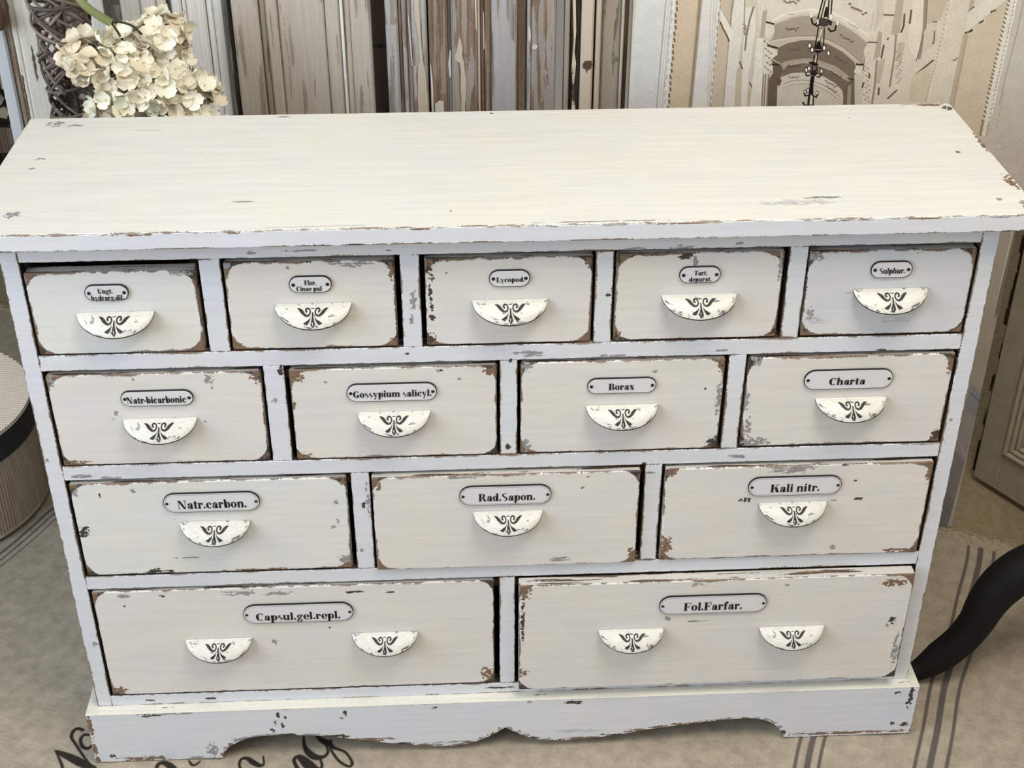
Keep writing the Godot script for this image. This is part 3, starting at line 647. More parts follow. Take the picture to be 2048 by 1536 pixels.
const GLYPH := {
	"o": [5.5, [1,2.6,2.5,2.5,2.65,.75,2.3,0,360]], "c": [4.9, [1,2.6,2.5,2.5,2.65,.6,2.3,45,320], [2,3.8,3.7,.75]],
	"e": [5.1, [1,2.6,2.5,2.5,2.65,.75,2.3,0,325], [0,1.2,2.25,4.9,2.7]],
	"a": [5.5, [0,3,0,4.7,3.8], [1,3,3.6,1.7,1.45,.3,1.1,0,160], [2,1.5,3.7,.8], [1,2.2,1.4,1.75,1.5,.4,1.15,0,360], [0,4.6,0,5.3,.4]],
	"n": [6.0, [0,.4,0,2.15,5], [0,0,0,2.6,.4], [0,0,4.6,1,5], [1,3.4,3.5,1.9,1.6,.2,1.25,0,170], [0,3.55,0,5.3,3.5], [0,3.1,0,5.8,.4]],
	"m": [9.1, [0,.4,0,2.15,5], [0,0,0,2.6,.4], [0,0,4.6,1,5], [1,3.4,3.5,1.9,1.6,.2,1.25,0,170], [0,3.55,0,5.3,3.5], [0,3.1,0,5.8,.4], [1,6.5,3.5,1.9,1.6,.2,1.25,0,170], [0,6.65,0,8.4,3.5], [0,6.2,0,8.9,.4]],
	"h": [6.0, [0,.4,0,2.15,7.4], [0,0,0,2.6,.4], [0,0,7,1,7.4], [1,3.4,3.5,1.9,1.6,.2,1.25,0,170], [0,3.55,0,5.3,3.5], [0,3.1,0,5.8,.4]],
	"u": [6.0, [0,.4,1.5,2.15,5], [0,0,4.6,1,5], [1,2.4,1.5,2,1.6,.25,1.25,180,350], [0,3.55,0,5.3,5], [0,3.1,4.6,4,5], [0,5,0,5.8,.4]],
	"i": [3.0, [0,.5,0,2.25,5], [0,0,0,2.7,.4], [0,0,4.6,1,5], [2,1.35,6.4,.9]], "l": [3.0, [0,.5,0,2.25,7.4], [0,0,0,2.7,.4], [0,0,7,1,7.4]],
	"r": [4.6, [0,.4,0,2.15,5], [0,0,0,2.7,.4], [0,0,4.6,1,5], [1,3,3.6,1.2,1.4,.2,1.1,20,170], [2,3.6,3.9,.8]],
	"t": [3.7, [0,.7,.8,2.45,6.3], [0,0,4.6,3.4,5], [1,2.1,.9,1.4,1,.3,.6,180,350]],
	"d": [5.9, [1,2.3,2.5,2.2,2.6,.5,2.25,0,360], [0,3.4,0,5.1,7.4], [0,2.9,7,3.6,7.4], [0,5,0,5.7,.4]],
	"b": [5.8, [0,.4,0,2.15,7.4], [0,0,7,1,7.4], [1,3.3,2.5,2.2,2.6,.5,2.25,0,360]],
	"p": [5.8, [0,.4,-2.3,2.15,5], [0,0,4.6,1,5], [0,0,-2.3,2.7,-1.9], [1,3.3,2.5,2.2,2.6,.5,2.25,0,360]],
	"g": [5.5, [1,2.4,3.3,2,1.75,.5,1.45,0,360], [1,2.5,-.9,2.4,1.4,1.2,1,0,360], [0,.9,.3,3.5,1.3], [2,4.7,4.5,.6]],
	"y": [5.7, [3,.3,5,2.2,5,3.6,0,2.6,0], [3,4.6,5,5,5,3,-1.6,2.5,-1.6], [0,0,4.6,2.7,5], [0,3.9,4.6,5.6,5], [2,2.2,-1.6,.75]],
	"s": [4.4, [1,2.1,3.65,1.8,1.45,.9,1.05,60,260], [1,2.1,1.35,1.9,1.45,.9,1.05,-120,90], [3,.8,3.9,2.2,3.3,3.7,1.2,1.9,2]],
	"x": [5.7, [3,.3,5,2.4,5,5.3,0,3.2,0], [3,4.3,5,4.8,5,1.2,0,.7,0], [0,0,4.6,2.6,5], [0,3.6,4.6,5.4,5], [0,0,0,1.9,.4], [0,3,0,5.6,.4]],
	"f": [3.7, [0,.7,0,2.45,6], [0,0,0,3.1,.4], [0,0,4.6,3.4,5], [1,2.4,6,1.5,1.45,.2,1.1,20,180], [2,3.2,6.3,.75]],
	".": [2.3, [2,1,.85,.85]], "·": [2.4, [2,1,2.6,.9]], " ": [2.6],
	"B": [6.8, [0,.6,0,2.7,7.2], [0,0,0,3.5,.4], [0,0,6.8,3.5,7.2], [1,3.3,5.45,2.6,1.75,.9,1.4,-90,90], [1,3.4,1.9,2.9,1.9,.95,1.55,-90,90]],
	"C": [6.8, [1,3.5,3.6,3.3,3.7,1.1,3.35,45,315], [0,5.6,4.7,6,7.2]],
	"F": [6.3, [0,.6,0,2.7,7.2], [0,0,0,3.5,.4], [0,0,6.8,6,7.2], [0,5.5,5,6,7.2], [0,2.7,3.4,4.4,3.9], [0,4.1,2.7,4.6,4.7]],
	"G": [7.3, [1,3.5,3.6,3.3,3.7,1.1,3.35,45,315], [0,5.6,4.7,6,7.2], [0,4.6,.2,6.4,3], [0,4,2.7,7,3.1]],
	"K": [7.8, [0,.6,0,2.7,7.2], [0,0,0,3.4,.4], [0,0,6.8,3.4,7.2], [3,6,7,6.5,7,3,3,2.6,3.3], [3,3.5,4.1,5.3,4.8,7.4,0,5,0], [0,4.6,6.8,7.2,7.2], [0,4.4,0,7.8,.4]],
	"L": [6.0, [0,.6,0,2.7,7.2], [0,0,0,5.6,.4], [0,0,6.8,3.5,7.2], [0,5.2,0,5.6,2.4]],
	"N": [7.9, [0,.8,0,1.2,7.2], [3,.4,7.2,2.6,7.2,6.6,0,4.9,0], [0,6.2,0,6.6,7.2], [0,0,0,2.1,.4], [0,5.2,6.8,7.6,7.2], [0,0,6.8,1.5,7.2]],
	"R": [7.4, [0,.6,0,2.7,7.2], [0,0,0,3.5,.4], [0,0,6.8,3.5,7.2], [1,3.3,5.35,2.7,1.85,.9,1.5,-90,90], [3,3.2,3.6,4.9,3.8,7,.2,5,0], [0,5,0,7.3,.4]],
	"S": [5.9, [1,2.9,5.35,2.5,1.9,1.2,1.45,40,260], [1,2.9,1.85,2.6,1.95,1.2,1.5,-120,90], [3,1,5.6,2.6,4.6,5,1.6,2.8,2.6]],
	"T": [6.7, [0,2.2,0,4.3,7.2], [0,1.3,0,5.2,.4], [0,0,6.8,6.5,7.2], [0,0,4.9,.4,7.2], [0,6.1,4.9,6.5,7.2]],
	"U": [7.7, [0,.7,2.2,2.8,7.2], [0,0,6.8,3.5,7.2], [1,3.6,2.2,2.9,2.3,.8,1.9,180,360], [0,6.1,2.2,6.5,7.2], [0,5.2,6.8,7.4,7.2]],
}

var rng := RandomNumberGenerator.new()
var NB: PackedByteArray   # broad noise, 512 x 512
var NM: PackedByteArray   # middle noise
var NF: PackedByteArray   # fine noise
var M := {}               # shared materials
var taken := {}

# ------------------------------------------------------------------ small helpers
func noise_bytes(seed_: int, freq: float, oct: int) -> PackedByteArray:
	var n := FastNoiseLite.new()
	n.seed = seed_
	n.noise_type = FastNoiseLite.TYPE_SIMPLEX_SMOOTH
	n.frequency = freq
	n.fractal_octaves = oct
	var im := n.get_seamless_image(512, 512)
	im.convert(Image.FORMAT_L8)
	return im.get_data()

func rgb(r: int, g: int, b: int) -> Color:
	return Color8(r, g, b)

func mat(c: Color, rough := .6, tex: Texture2D = null, spec := .5) -> StandardMaterial3D:
	var m := StandardMaterial3D.new()
	m.albedo_color = c
	m.roughness = rough
	m.metallic_specular = spec
	if tex: m.albedo_texture = tex
	return m

func numbered(called: String) -> String:
	if not taken.has(called):
		taken[called] = 0
		return called
	taken[called] += 1
	return "%s_%03d" % [called, taken[called]]

func thing(called: String, label: String, category: String, at := Vector3.ZERO, turn := 0.0, group := "") -> Node3D:
	var o := Node3D.new()
	o.name = numbered(called)
	add_child(o)
	o.position = at
	o.rotation.y = turn
	o.set_meta("label", label)
	o.set_meta("category", category)
	if group: o.set_meta("group", group)
	return o

func part(called: String, mesh: Mesh, parent: Node3D, at := Vector3.ZERO, label := "") -> MeshInstance3D:
	var o := MeshInstance3D.new()
	o.name = called
	o.mesh = mesh
	o.cast_shadow = GeometryInstance3D.SHADOW_CASTING_SETTING_ON
	parent.add_child(o, true)
	o.position = at
	if label: o.set_meta("label", label)
	return o

func structure(called: String, mesh: Mesh, at := Vector3.ZERO) -> MeshInstance3D:
	var o := part(called, mesh, self, at)
	o.set_meta("kind", "structure")
	return o

func begin() -> SurfaceTool:
	var st := SurfaceTool.new()
	st.begin(Mesh.PRIMITIVE_TRIANGLES)
	return st

func join(pairs: Array) -> ArrayMesh:   # [surface tool, material, ...]
	var am := ArrayMesh.new()
	for k in range(0, pairs.size(), 2):
		var st: SurfaceTool = pairs[k]
		st.set_material(pairs[k + 1])
		st.commit(am)
	return am

func tri(st: SurfaceTool, a: Vector3, b: Vector3, c: Vector3, n: Vector3, ua := Vector2.ZERO, ub := Vector2.ZERO, uc := Vector2.ZERO) -> void:
	if (c - a).cross(b - a).dot(n) < 0.0:
		var t := b
		b = c
		c = t
		var u := ub
		ub = uc
		uc = u
	st.set_normal(n)
	st.set_uv(ua)
	st.add_vertex(a)
	st.set_normal(n)
	st.set_uv(ub)
	st.add_vertex(b)
	st.set_normal(n)
	st.set_uv(uc)
	st.add_vertex(c)

func tri_s(st: SurfaceTool, p: Array, n: Array, u: Array) -> void:   # smooth triangle: three points, normals, uvs
	var order := [0, 1, 2]
	if (p[2] - p[0]).cross(p[1] - p[0]).dot(n[0] + n[1] + n[2]) < 0.0:
		order = [0, 2, 1]
	for k in order:
		st.set_normal(n[k])
		st.set_uv(u[k])
		st.add_vertex(p[k])

func face_uv(p: Vector3, n: Vector3, r: Rect2) -> Vector2:
	var q: Vector2
	var an := n.abs()
	if an.z >= an.x and an.z >= an.y: q = Vector2(p.x, p.y)
	elif an.x >= an.y: q = Vector2(-p.z, p.y)
	else: q = Vector2(p.x, -p.z)
	if r.size.x <= 0.0: return Vector2(q.x, -q.y)
	return Vector2((q.x - r.position.x) / r.size.x, (r.end.y - q.y) / r.size.y)

# chamfered box between lo and hi; faces towards `facing` go to `front`, the others to `rest`; uv_at shifts to where the texture lies
func box(front: SurfaceTool, rest: SurfaceTool, lo: Vector3, hi: Vector3, b: float, fr := Rect2(), facing := Vector3(0, 0, 1), uv_at := Vector3.ZERO) -> void:
	var c := (lo + hi) * .5
	var h := (hi - lo) * .5
	b = minf(b, minf(h.x, minf(h.y, h.z)) * .8)
	var ax := [Vector3(1, 0, 0), Vector3(0, 1, 0), Vector3(0, 0, 1)]
	for i in 3:
		var j := (i + 1) % 3
		var k := (i + 2) % 3
		for s in [-1.0, 1.0]:
			var n: Vector3 = ax[i] * s
			var st := front if n.dot(facing) > .5 else rest
			var r := fr if n.dot(facing) > .5 else Rect2()
			var q := []
			for w in [[-1, -1], [1, -1], [1, 1], [-1, 1]]:
				q.append(c + n * h[i] + ax[j] * (w[0] * (h[j] - b)) + ax[k] * (w[1] * (h[k] - b)))
			_quad(st, q[0], q[1], q[2], q[3], n, r, uv_at)
		if b <= 0.0: continue
		for s in [-1.0, 1.0]:
			for t in [-1.0, 1.0]:
				var n2: Vector3 = (ax[j] * s + ax[k] * t).normalized()
				var isf := n2.dot(facing) > .5
				var p0: Vector3 = c + ax[j] * (s * h[j]) + ax[k] * (t * (h[k] - b))
				var p1: Vector3 = c + ax[j] * (s * (h[j] - b)) + ax[k] * (t * h[k])
				var e: Vector3 = ax[i] * (h[i] - b)
				_quad(front if isf else rest, p0 - e, p0 + e, p1 + e, p1 - e, n2, fr if isf else Rect2(), uv_at, facing if isf else n2)
	if b > 0.0:
		for sx in [-1.0, 1.0]:
			for sy in [-1.0, 1.0]:
				for sz in [-1.0, 1.0]:
					var s := Vector3(sx, sy, sz)
					var n3 := s.normalized()
					var isf2 := n3.dot(facing) > .5
					var a1 := c + s * Vector3(h.x, h.y - b, h.z - b)
					var a2 := c + s * Vector3(h.x - b, h.y, h.z - b)
					var a3 := c + s * Vector3(h.x - b, h.y - b, h.z)
					var rr := fr if isf2 else Rect2()
					var fn := facing if isf2 else n3
					tri(front if isf2 else rest, a1, a2, a3, n3, face_uv(a1 + uv_at, fn, rr), face_uv(a2 + uv_at, fn, rr), face_uv(a3 + uv_at, fn, rr))

func _quad(st: SurfaceTool, a: Vector3, b: Vector3, c: Vector3, d: Vector3, n: Vector3, r: Rect2, at: Vector3, un := Vector3.ZERO) -> void:
	var m := n if un == Vector3.ZERO else un
	tri(st, a, b, c, n, face_uv(a + at, m, r), face_uv(b + at, m, r), face_uv(c + at, m, r))
	tri(st, a, c, d, n, face_uv(a + at, m, r), face_uv(c + at, m, r), face_uv(d + at, m, r))

# a board as one mesh about its own centre
func board(lo: Vector3, hi: Vector3, b: float, m: Material) -> ArrayMesh:
	var st := begin()
	var c := (lo + hi) * .5
	box(st, st, lo - c, hi - c, b, Rect2(), Vector3(0, 0, 1), c)
	return join([st, m])

func put_board(called: String, lo: Vector3, hi: Vector3, b: float, m: Material, parent: Node3D) -> MeshInstance3D:
	return part(called, board(lo, hi, b, m), parent, (lo + hi) * .5)

# surface of revolution about y: profile of [radius, height]
func lathe(st: SurfaceTool, prof: Array, seg: int, at := Vector3.ZERO) -> void:
	for i in prof.size() - 1:
		var a: Vector2 = prof[i]
		var b: Vector2 = prof[i + 1]
		var e := b - a
		if e.length() < 1e-7: continue
		var nn := Vector2(e.y, -e.x).normalized()
		for k in seg:
			var t0 := TAU * k / seg
			var t1 := TAU * (k + 1) / seg
			var d0 := Vector3(cos(t0), 0, sin(t0))
			var d1 := Vector3(cos(t1), 0, sin(t1))
			var n0 := d0 * nn.x + Vector3.UP * nn.y
			var n1 := d1 * nn.x + Vector3.UP * nn.y
			var A := at + d0 * a.x + Vector3.UP * a.y
			var B := at + d1 * a.x + Vector3.UP * a.y
			var C := at + d1 * b.x + Vector3.UP * b.y
			var D := at + d0 * b.x + Vector3.UP * b.y
			if a.x > 1e-6: tri_s(st, [A, B, C], [n0, n1, n1], [Vector2.ZERO, Vector2.ZERO, Vector2.ZERO])
			if b.x > 1e-6: tri_s(st, [A, C, D], [n0, n1, n0], [Vector2.ZERO, Vector2.ZERO, Vector2.ZERO])

# tube along points with radii; `oval` squashes it along y
func tube(st: SurfaceTool, pts: Array, rad: Array, sides: int) -> void:
	var rings := []
	var norms := []
	var up := Vector3(0.13, 0.31, 0.94).normalized()
	for i in pts.size():
		var d: Vector3 = (pts[mini(i + 1, pts.size() - 1)] - pts[maxi(i - 1, 0)]).normalized()
		var u := (up - d * up.dot(d)).normalized()
		var v := d.cross(u)
		up = u
		var ring := []
		var nr := []
		for k in sides:
			var t := TAU * k / sides
			var n := u * cos(t) + v * sin(t)
			nr.append(n)
			ring.append(pts[i] + n * float(rad[i]))
		rings.append(ring)
		norms.append(nr)
	for i in pts.size() - 1:
		for k in sides:
			var l := (k + 1) % sides
			var u0 := Vector2(float(k) / sides, i * .2)
			tri_s(st, [rings[i][k], rings[i][l], rings[i + 1][l]], [norms[i][k], norms[i][l], norms[i + 1][l]], [u0, u0, u0])
			tri_s(st, [rings[i][k], rings[i + 1][l], rings[i + 1][k]], [norms[i][k], norms[i + 1][l], norms[i + 1][k]], [u0, u0, u0])
	for e in [0, pts.size() - 1]:
		var n: Vector3 = (pts[e] - pts[1 if e == 0 else e - 1]).normalized()
		for k in range(1, sides - 1):
			tri(st, rings[e][0], rings[e][k], rings[e][k + 1], n)

func curve(pts: Array, per := 6) -> Array:   # smooth points through the given ones
	var out := []
	for i in pts.size() - 1:
		var p0: Vector3 = pts[maxi(i - 1, 0)]
		var p3: Vector3 = pts[mini(i + 2, pts.size() - 1)]
		for k in per:
			out.append(pts[i].cubic_interpolate(pts[i + 1], p0, p3, float(k) / per))
	out.append(pts[-1])
	return out

# flat polygon pushed out along z by `depth`: front face in `face`, rim in `rim`
func prism(face: SurfaceTool, rim: SurfaceTool, pts: PackedVector2Array, z0: float, z1: float, uvr := Rect2(), at := Vector3.ZERO) -> void:
	var ids := Geometry2D.triangulate_polygon(pts)
	for k in range(0, ids.size(), 3):
		var a := Vector3(pts[ids[k]].x, pts[ids[k]].y, z1)
		var b := Vector3(pts[ids[k + 1]].x, pts[ids[k + 1]].y, z1)
		var c := Vector3(pts[ids[k + 2]].x, pts[ids[k + 2]].y, z1)
		tri(face, a, b, c, Vector3(0, 0, 1), face_uv(a + at, Vector3(0, 0, 1), uvr), face_uv(b + at, Vector3(0, 0, 1), uvr), face_uv(c + at, Vector3(0, 0, 1), uvr))
		tri(rim, Vector3(a.x, a.y, z0), Vector3(b.x, b.y, z0), Vector3(c.x, c.y, z0), Vector3(0, 0, -1))
	var cw := Geometry2D.is_polygon_clockwise(pts)
	for i in pts.size():
		var p := pts[i]
		var q := pts[(i + 1) % pts.size()]
		var n := Vector3(q.y - p.y, p.x - q.x, 0).normalized() * (-1.0 if cw else 1.0)
		_quad(rim, Vector3(p.x, p.y, z0), Vector3(q.x, q.y, z0), Vector3(q.x, q.y, z1), Vector3(p.x, p.y, z1), n, Rect2(), at)

# ------------------------------------------------------------------ painted textures
const UNDER := [[146, 146, 149], [66, 59, 55], [124, 101, 83], [196, 197, 200]]   # grey undercoat, dark stain, bare wood, thin wash

# paint over wood: worn to undercoat and wood along the edges and where `patches` say. Lengths in mm; (x0, y0) is the lower left corner.
func paint(w: float, h: float, res: float, base: Color, wear: float, radius: float, patches: Array, x0: float, y0: float, sd: int, cells := [], streak := 1.0) -> ImageTexture:
	var W := int(ceil(w * res))
	var H := int(ceil(h * res))
	var d := PackedByteArray()
	d.resize(W * H * 3)
	var br := base.r * 255.0
	var bg := base.g * 255.0
	var bb := base.b * 255.0
	var areas := cells if cells.size() else [[x0, x0 + w, y0, y0 + h]]
	var ox := sd * 71
	var oy := sd * 137
	for a in areas:
		var ax: float = a[0]
		var bx: float = a[1]
		var ay: float = a[2]
		var by: float = a[3]
		var px0 := clampi(int((ax - x0) * res), 0, W)
		var px1 := clampi(int(ceil((bx - x0) * res)), 0, W)
		var py0 := clampi(int((y0 + h - by) * res), 0, H)
		var py1 := clampi(int(ceil((y0 + h - ay) * res)), 0, H)
		var hx := (bx - ax) * .5
		var hy := (by - ay) * .5
		var rad := minf(radius, minf(hx, hy) * .8)
		for py in range(py0, py1):
			var my := y0 + h - (py + .5) / res
			var dy := absf(my - (ay + by) * .5) - hy + rad
			var row := ((py * 2 + oy) & 511) << 9
			var row_m := ((py + oy * 3) & 511) << 9
			var row_b := (((py >> 1) + oy) & 511) << 9
			var row_f := ((py * 2 + oy) & 511) << 9
			for px in range(px0, px1):
				var mx := x0 + (px + .5) / res
				var dx := absf(mx - (ax + bx) * .5) - hx + rad
				var dist: float
				if dx > 0.0 and dy > 0.0: dist = rad - sqrt(dx * dx + dy * dy)
				else: dist = rad - maxf(dx, dy)
				var nb := NB[row_b | (((px >> 1) + ox) & 511)]
				var nf := NF[row_f | ((px * 2 + ox) & 511)]
				var ns := NM[row | (((px >> 3) + ox) & 511)]
				var v := 1.0 + ((ns - 128) * .00016 + (nf - 128) * .00010) * streak
				var warm := (nb - 128) * .00016
				var r := br * (v + warm * .5)
				var g := bg * (v + warm * .2)
				var b := bb * (v - warm)
				if dist < 9.0 + wear * 3.0:
					var nm := NM[row_m | ((px + ox) & 511)]
					var lim := wear * (.35 + maxf(0.0, (nb - 104) * .014)) + (nm - 128) * .014 * (.5 + wear * .5) + (nf - 128) * .008
					if dist < lim:
						var u: Array = UNDER[0]
						if dist < lim * .7 - .2: u = UNDER[2] if nm + nb > 244 else UNDER[1]
						elif nm < 108: u = UNDER[1]
						var s := .86 + nf * .0011
						r = u[0] * s
						g = u[1] * s
						b = u[2] * s
				var k := (py * W + px) * 3
				d[k] = clampi(int(r), 0, 255)
				d[k + 1] = clampi(int(g), 0, 255)
				d[k + 2] = clampi(int(b), 0, 255)
	for q in patches:
		var pw: float = maxf(q[2], 1.5) * .5
		var ph: float = maxf(q[3], 1.2) * .5
		var cx: float = (q[0] - x0) * res
		var cy: float = (y0 + h - q[1]) * res
		var u2: Array = UNDER[int(q[4])]
		var wide := pw > ph * 2.5
		var rx := pw * res * 1.25
		var ry := ph * res * 1.3
		for py in range(maxi(0, int(cy - ry)), mini(H, int(cy + ry) + 1)):
			for px in range(maxi(0, int(cx - rx)), mini(W, int(cx + rx) + 1)):
				var ex := (px - cx) / (pw * res)
				var ey := (py - cy) / (ph * res)
				var e := 1.0 - ex * ex - ey * ey
				if e < -.9: continue
				var n1 := NM[(((py * (5 if wide else 3) + oy) & 511) << 9) | (((px if wide else px * 3) + ox) & 511)] - 128
				var n2 := NF[(((py + oy) & 511) << 9) | ((px + ox) & 511)] - 128
				if e * .7 + n1 * .0075 + n2 * .003 > .22:
					var k := (py * W + px) * 3
					var s := .88 + (n2 + 128) * .001
					d[k] = int(u2[0] * s)
					d[k + 1] = int(u2[1] * s)
					d[k + 2] = int(u2[2] * s)
	return ImageTexture.create_from_image(Image.create_from_data(W, H, false, Image.FORMAT_RGB8, d))

# old boards: upright grain of two wood tones with paint left on `cover` of it; `lying` turns the grain level
func peeled(wood: Array, wood2: Array, coat: Array, cover: float, sd: int, lying := false) -> ImageTexture:
	var W := 256
	var H := 512
	var d := PackedByteArray()
	d.resize(W * H * 3)
	var lim := 128.0 + (cover - .5) * 150.0
	for py in H:
		var rg := (((py >> 4) + sd * 91) & 511) << 9
		var rb := (((py >> 1) + sd * 57) & 511) << 9
		var rf := ((py + sd * 33) & 511) << 9
		var rm := (((py >> 2) + sd * 11) & 511) << 9
		for px in W:
			var ng := NF[rg | ((px + sd * 17) & 511)]
			var nb := NB[rb | ((px * 2 + sd * 29) & 511)]
			var nm := NM[rm | ((px * 2 + sd * 41) & 511)]
			var nf := NF[rf | ((px + sd * 5) & 511)]
			var k := (py * W + px) * 3
			var share := clampf((lim - nb * .5 - nm * .5 - (nf - 128) * .12 - (ng - 128) * .1) * .12 + .5, 0.0, 1.0)
			var v := 1.0 + (ng - 128) * .0004 + (nf - 128) * .0002
			var g := clampf((ng - 128) * .009 + .5 + (nm - 128) * .005, 0.0, 1.0)
			var s := .93 + nf * .0006
			for c in 3: d[k + c] = clampi(int(lerpf(lerpf(wood[c], wood2[c], g) * s, coat[c] * v, share)), 0, 255)
	var im := Image.create_from_data(W, H, false, Image.FORMAT_RGB8, d)
	if lying: im.rotate_90(CLOCKWISE)
	return ImageTexture.create_from_image(im)

# filled polygon and round stroke on an RGB(A) byte picture, in pixels
func fill_poly(d: PackedByteArray, W: int, H: int, pts: PackedVector2Array, c: Array) -> void:
	var lo := 1e9
	var hi := -1e9
	for p in pts:
		lo = minf(lo, p.y)
		hi = maxf(hi, p.y)
	for py in range(clampi(int(lo), 0, H), clampi(int(hi) + 1, 0, H)):
		var y := py + .5
		var xs := []
		for i in pts.size():
			var a := pts[i]
			var b := pts[(i + 1) % pts.size()]
			if (a.y <= y) != (b.y <= y): xs.append(a.x + (y - a.y) / (b.y - a.y) * (b.x - a.x))
		xs.sort()
		for i in range(0, xs.size() - 1, 2):
			var xa: float = xs[i]
			var xb: float = xs[i + 1]
			for px in range(clampi(int(floor(xa)), 0, W), clampi(int(floor(xb)) + 1, 0, W)):
				var cov := minf(xb, px + 1.0) - maxf(xa, px)
				var k := (py * W + px) * 3
				if cov >= .99:
					d[k] = c[0]
					d[k + 1] = c[1]
					d[k + 2] = c[2]
				elif cov > 0.0:
					for j in 3: d[k + j] = int(lerpf(d[k + j], c[j], cov))

func stroke(d: PackedByteArray, W: int, H: int, ch: int, a: Vector2, b: Vector2, ra: float, rb: float, c: Array) -> void:
	var rm := maxf(ra, rb) + 1.0
	var ab := b - a
	var l2 := maxf(ab.length_squared(), 1e-6)
	for py in range(clampi(int(minf(a.y, b.y) - rm), 0, H), clampi(int(maxf(a.y, b.y) + rm) + 1, 0, H)):
		for px in range(clampi(int(minf(a.x, b.x) - rm), 0, W), clampi(int(maxf(a.x, b.x) + rm) + 1, 0, W)):
			var p := Vector2(px + .5, py + .5)
			var t := clampf((p - a).dot(ab) / l2, 0.0, 1.0)
			var cov := clampf(lerpf(ra, rb, t) - p.distance_to(a + ab * t) + .5, 0.0, 1.0)
			if cov <= 0.0: continue
			var k := (py * W + px) * ch
			if ch == 4:
				for j in 3: d[k + j] = c[j]
				d[k + 3] = maxi(d[k + 3], int(cov * c[3]))
			else:
				for j in 3: d[k + j] = int(lerpf(d[k + j], c[j], cov))

func printed(shapes: Array, w: float, y0: float, y1: float, res: float, ground: Array) -> ImageTexture:
	var W := int(w * res)
	var H := int((y1 - y0) * res)
	var im := Image.create(W, H, false, Image.FORMAT_RGB8)
	im.fill(Color8(ground[0], ground[1], ground[2]))
	var d := im.get_data()
	for s in shapes:
		var pts := PackedVector2Array()
		for k in range(0, s[1].size(), 2): pts.append(Vector2(s[1][k] * res, (y1 - s[1][k + 1]) * res))
		if s[0].size() == 4:
			for k in pts.size() - 1: stroke(d, W, H, 3, pts[k], pts[k + 1], s[0][3] * res * .5, s[0][3] * res * .5, s[0])
		else:
			fill_poly(d, W, H, pts, s[0])
	for py in H:   # grain of the printed cloth
		var r0 := (py & 511) << 9
		var r1 := (((py >> 1) + 91) & 511) << 9
		for px in W:
			var v := 1.0 + (NF[r0 | (px & 511)] - 128) * .00042 + (NM[r1 | (((px >> 1) + 33) & 511)] - 128) * .00022
			var k := (py * W + px) * 3
			d[k] = clampi(int(d[k] * v), 0, 255)
			d[k + 1] = clampi(int(d[k + 1] * v), 0, 255)
			d[k + 2] = clampi(int(d[k + 2] * v), 0, 255)
	return ImageTexture.create_from_image(Image.create_from_data(W, H, false, Image.FORMAT_RGB8, d))

# ------------------------------------------------------------------ lettering and ornament
func arc_band(st: SurfaceTool, c: Vector2, ro: Vector2, ri: Vector2, a0: float, a1: float, put: Callable) -> void:
	var n := maxi(4, int(absf(a1 - a0) / 15.0))
	for k in n:
		var t0 := deg_to_rad(lerpf(a0, a1, float(k) / n))
		var t1 := deg_to_rad(lerpf(a0, a1, float(k + 1) / n))
		var o0 := c + Vector2(cos(t0), sin(t0)) * ro
		var o1 := c + Vector2(cos(t1), sin(t1)) * ro
		var i0 := c + Vector2(cos(t0), sin(t0)) * ri
		var i1 := c + Vector2(cos(t1), sin(t1)) * ri
		flat(st, [o0, o1, i1, i0], put)

func flat(st: SurfaceTool, q: Array, put: Callable) -> void:
	for k in range(1, q.size() - 1):
		var a: Vector3 = put.call(q[0])
		var b: Vector3 = put.call(q[k])
		var c: Vector3 = put.call(q[k + 1])
		var n := (c - a).cross(b - a)
		if n.length() < 1e-12: continue
		tri(st, a, b, c, n.normalized() * (1.0 if n.z > 0 else -1.0))

func lettering(lines: Array, z: float, origin: Vector2) -> ArrayMesh:
	var st := begin()
	for line in lines:
		var text: String = line[0]
		var total := 0.0
		for ch in text: total += GLYPH[ch][0]
		var sx: float = line[2] * .001 / total
		var sy: float = line[4] * .001 / 7.2
		var x: float = (line[1] - line[2] * .5) * .001 - origin.x
		var y: float = line[3] * .001 - origin.y
		for ch in text:
			var g: Array = GLYPH[ch]
			var put := func(p: Vector2) -> Vector3: return Vector3(x + p.x * sx, y + p.y * sy, z)
			for k in range(1, g.size()):
				var s: Array = g[k]
				match int(s[0]):
					0: flat(st, [Vector2(s[1], s[2]), Vector2(s[3], s[2]), Vector2(s[3], s[4]), Vector2(s[1], s[4])], put)
					1: arc_band(st, Vector2(s[1], s[2]), Vector2(s[3], s[4]), Vector2(s[5], s[6]), s[7], s[8], put)
					2: arc_band(st, Vector2(s[1], s[2]), Vector2(s[3], s[3]), Vector2.ZERO, 0, 360, put)
					3: flat(st, [Vector2(s[1], s[2]), Vector2(s[3], s[4]), Vector2(s[5], s[6]), Vector2(s[7], s[8])], put)
			x += g[0] * sx
	return join([st, M.ink])

const PULL := Vector3(.0427, .020, .024)   # half width, drop, reach

func pull_point(x: float, t: float) -> Vector3:   # x across in -1..1, t from the drawer (0) to the rim (1)
	var s := sqrt(maxf(0.0, 1.0 - x * x))
	return Vector3(x * PULL.x, -PULL.y * s * pow(t, 1.35), PULL.z * s * (1.0 - pow(1.0 - t, 1.5)) + .0004)

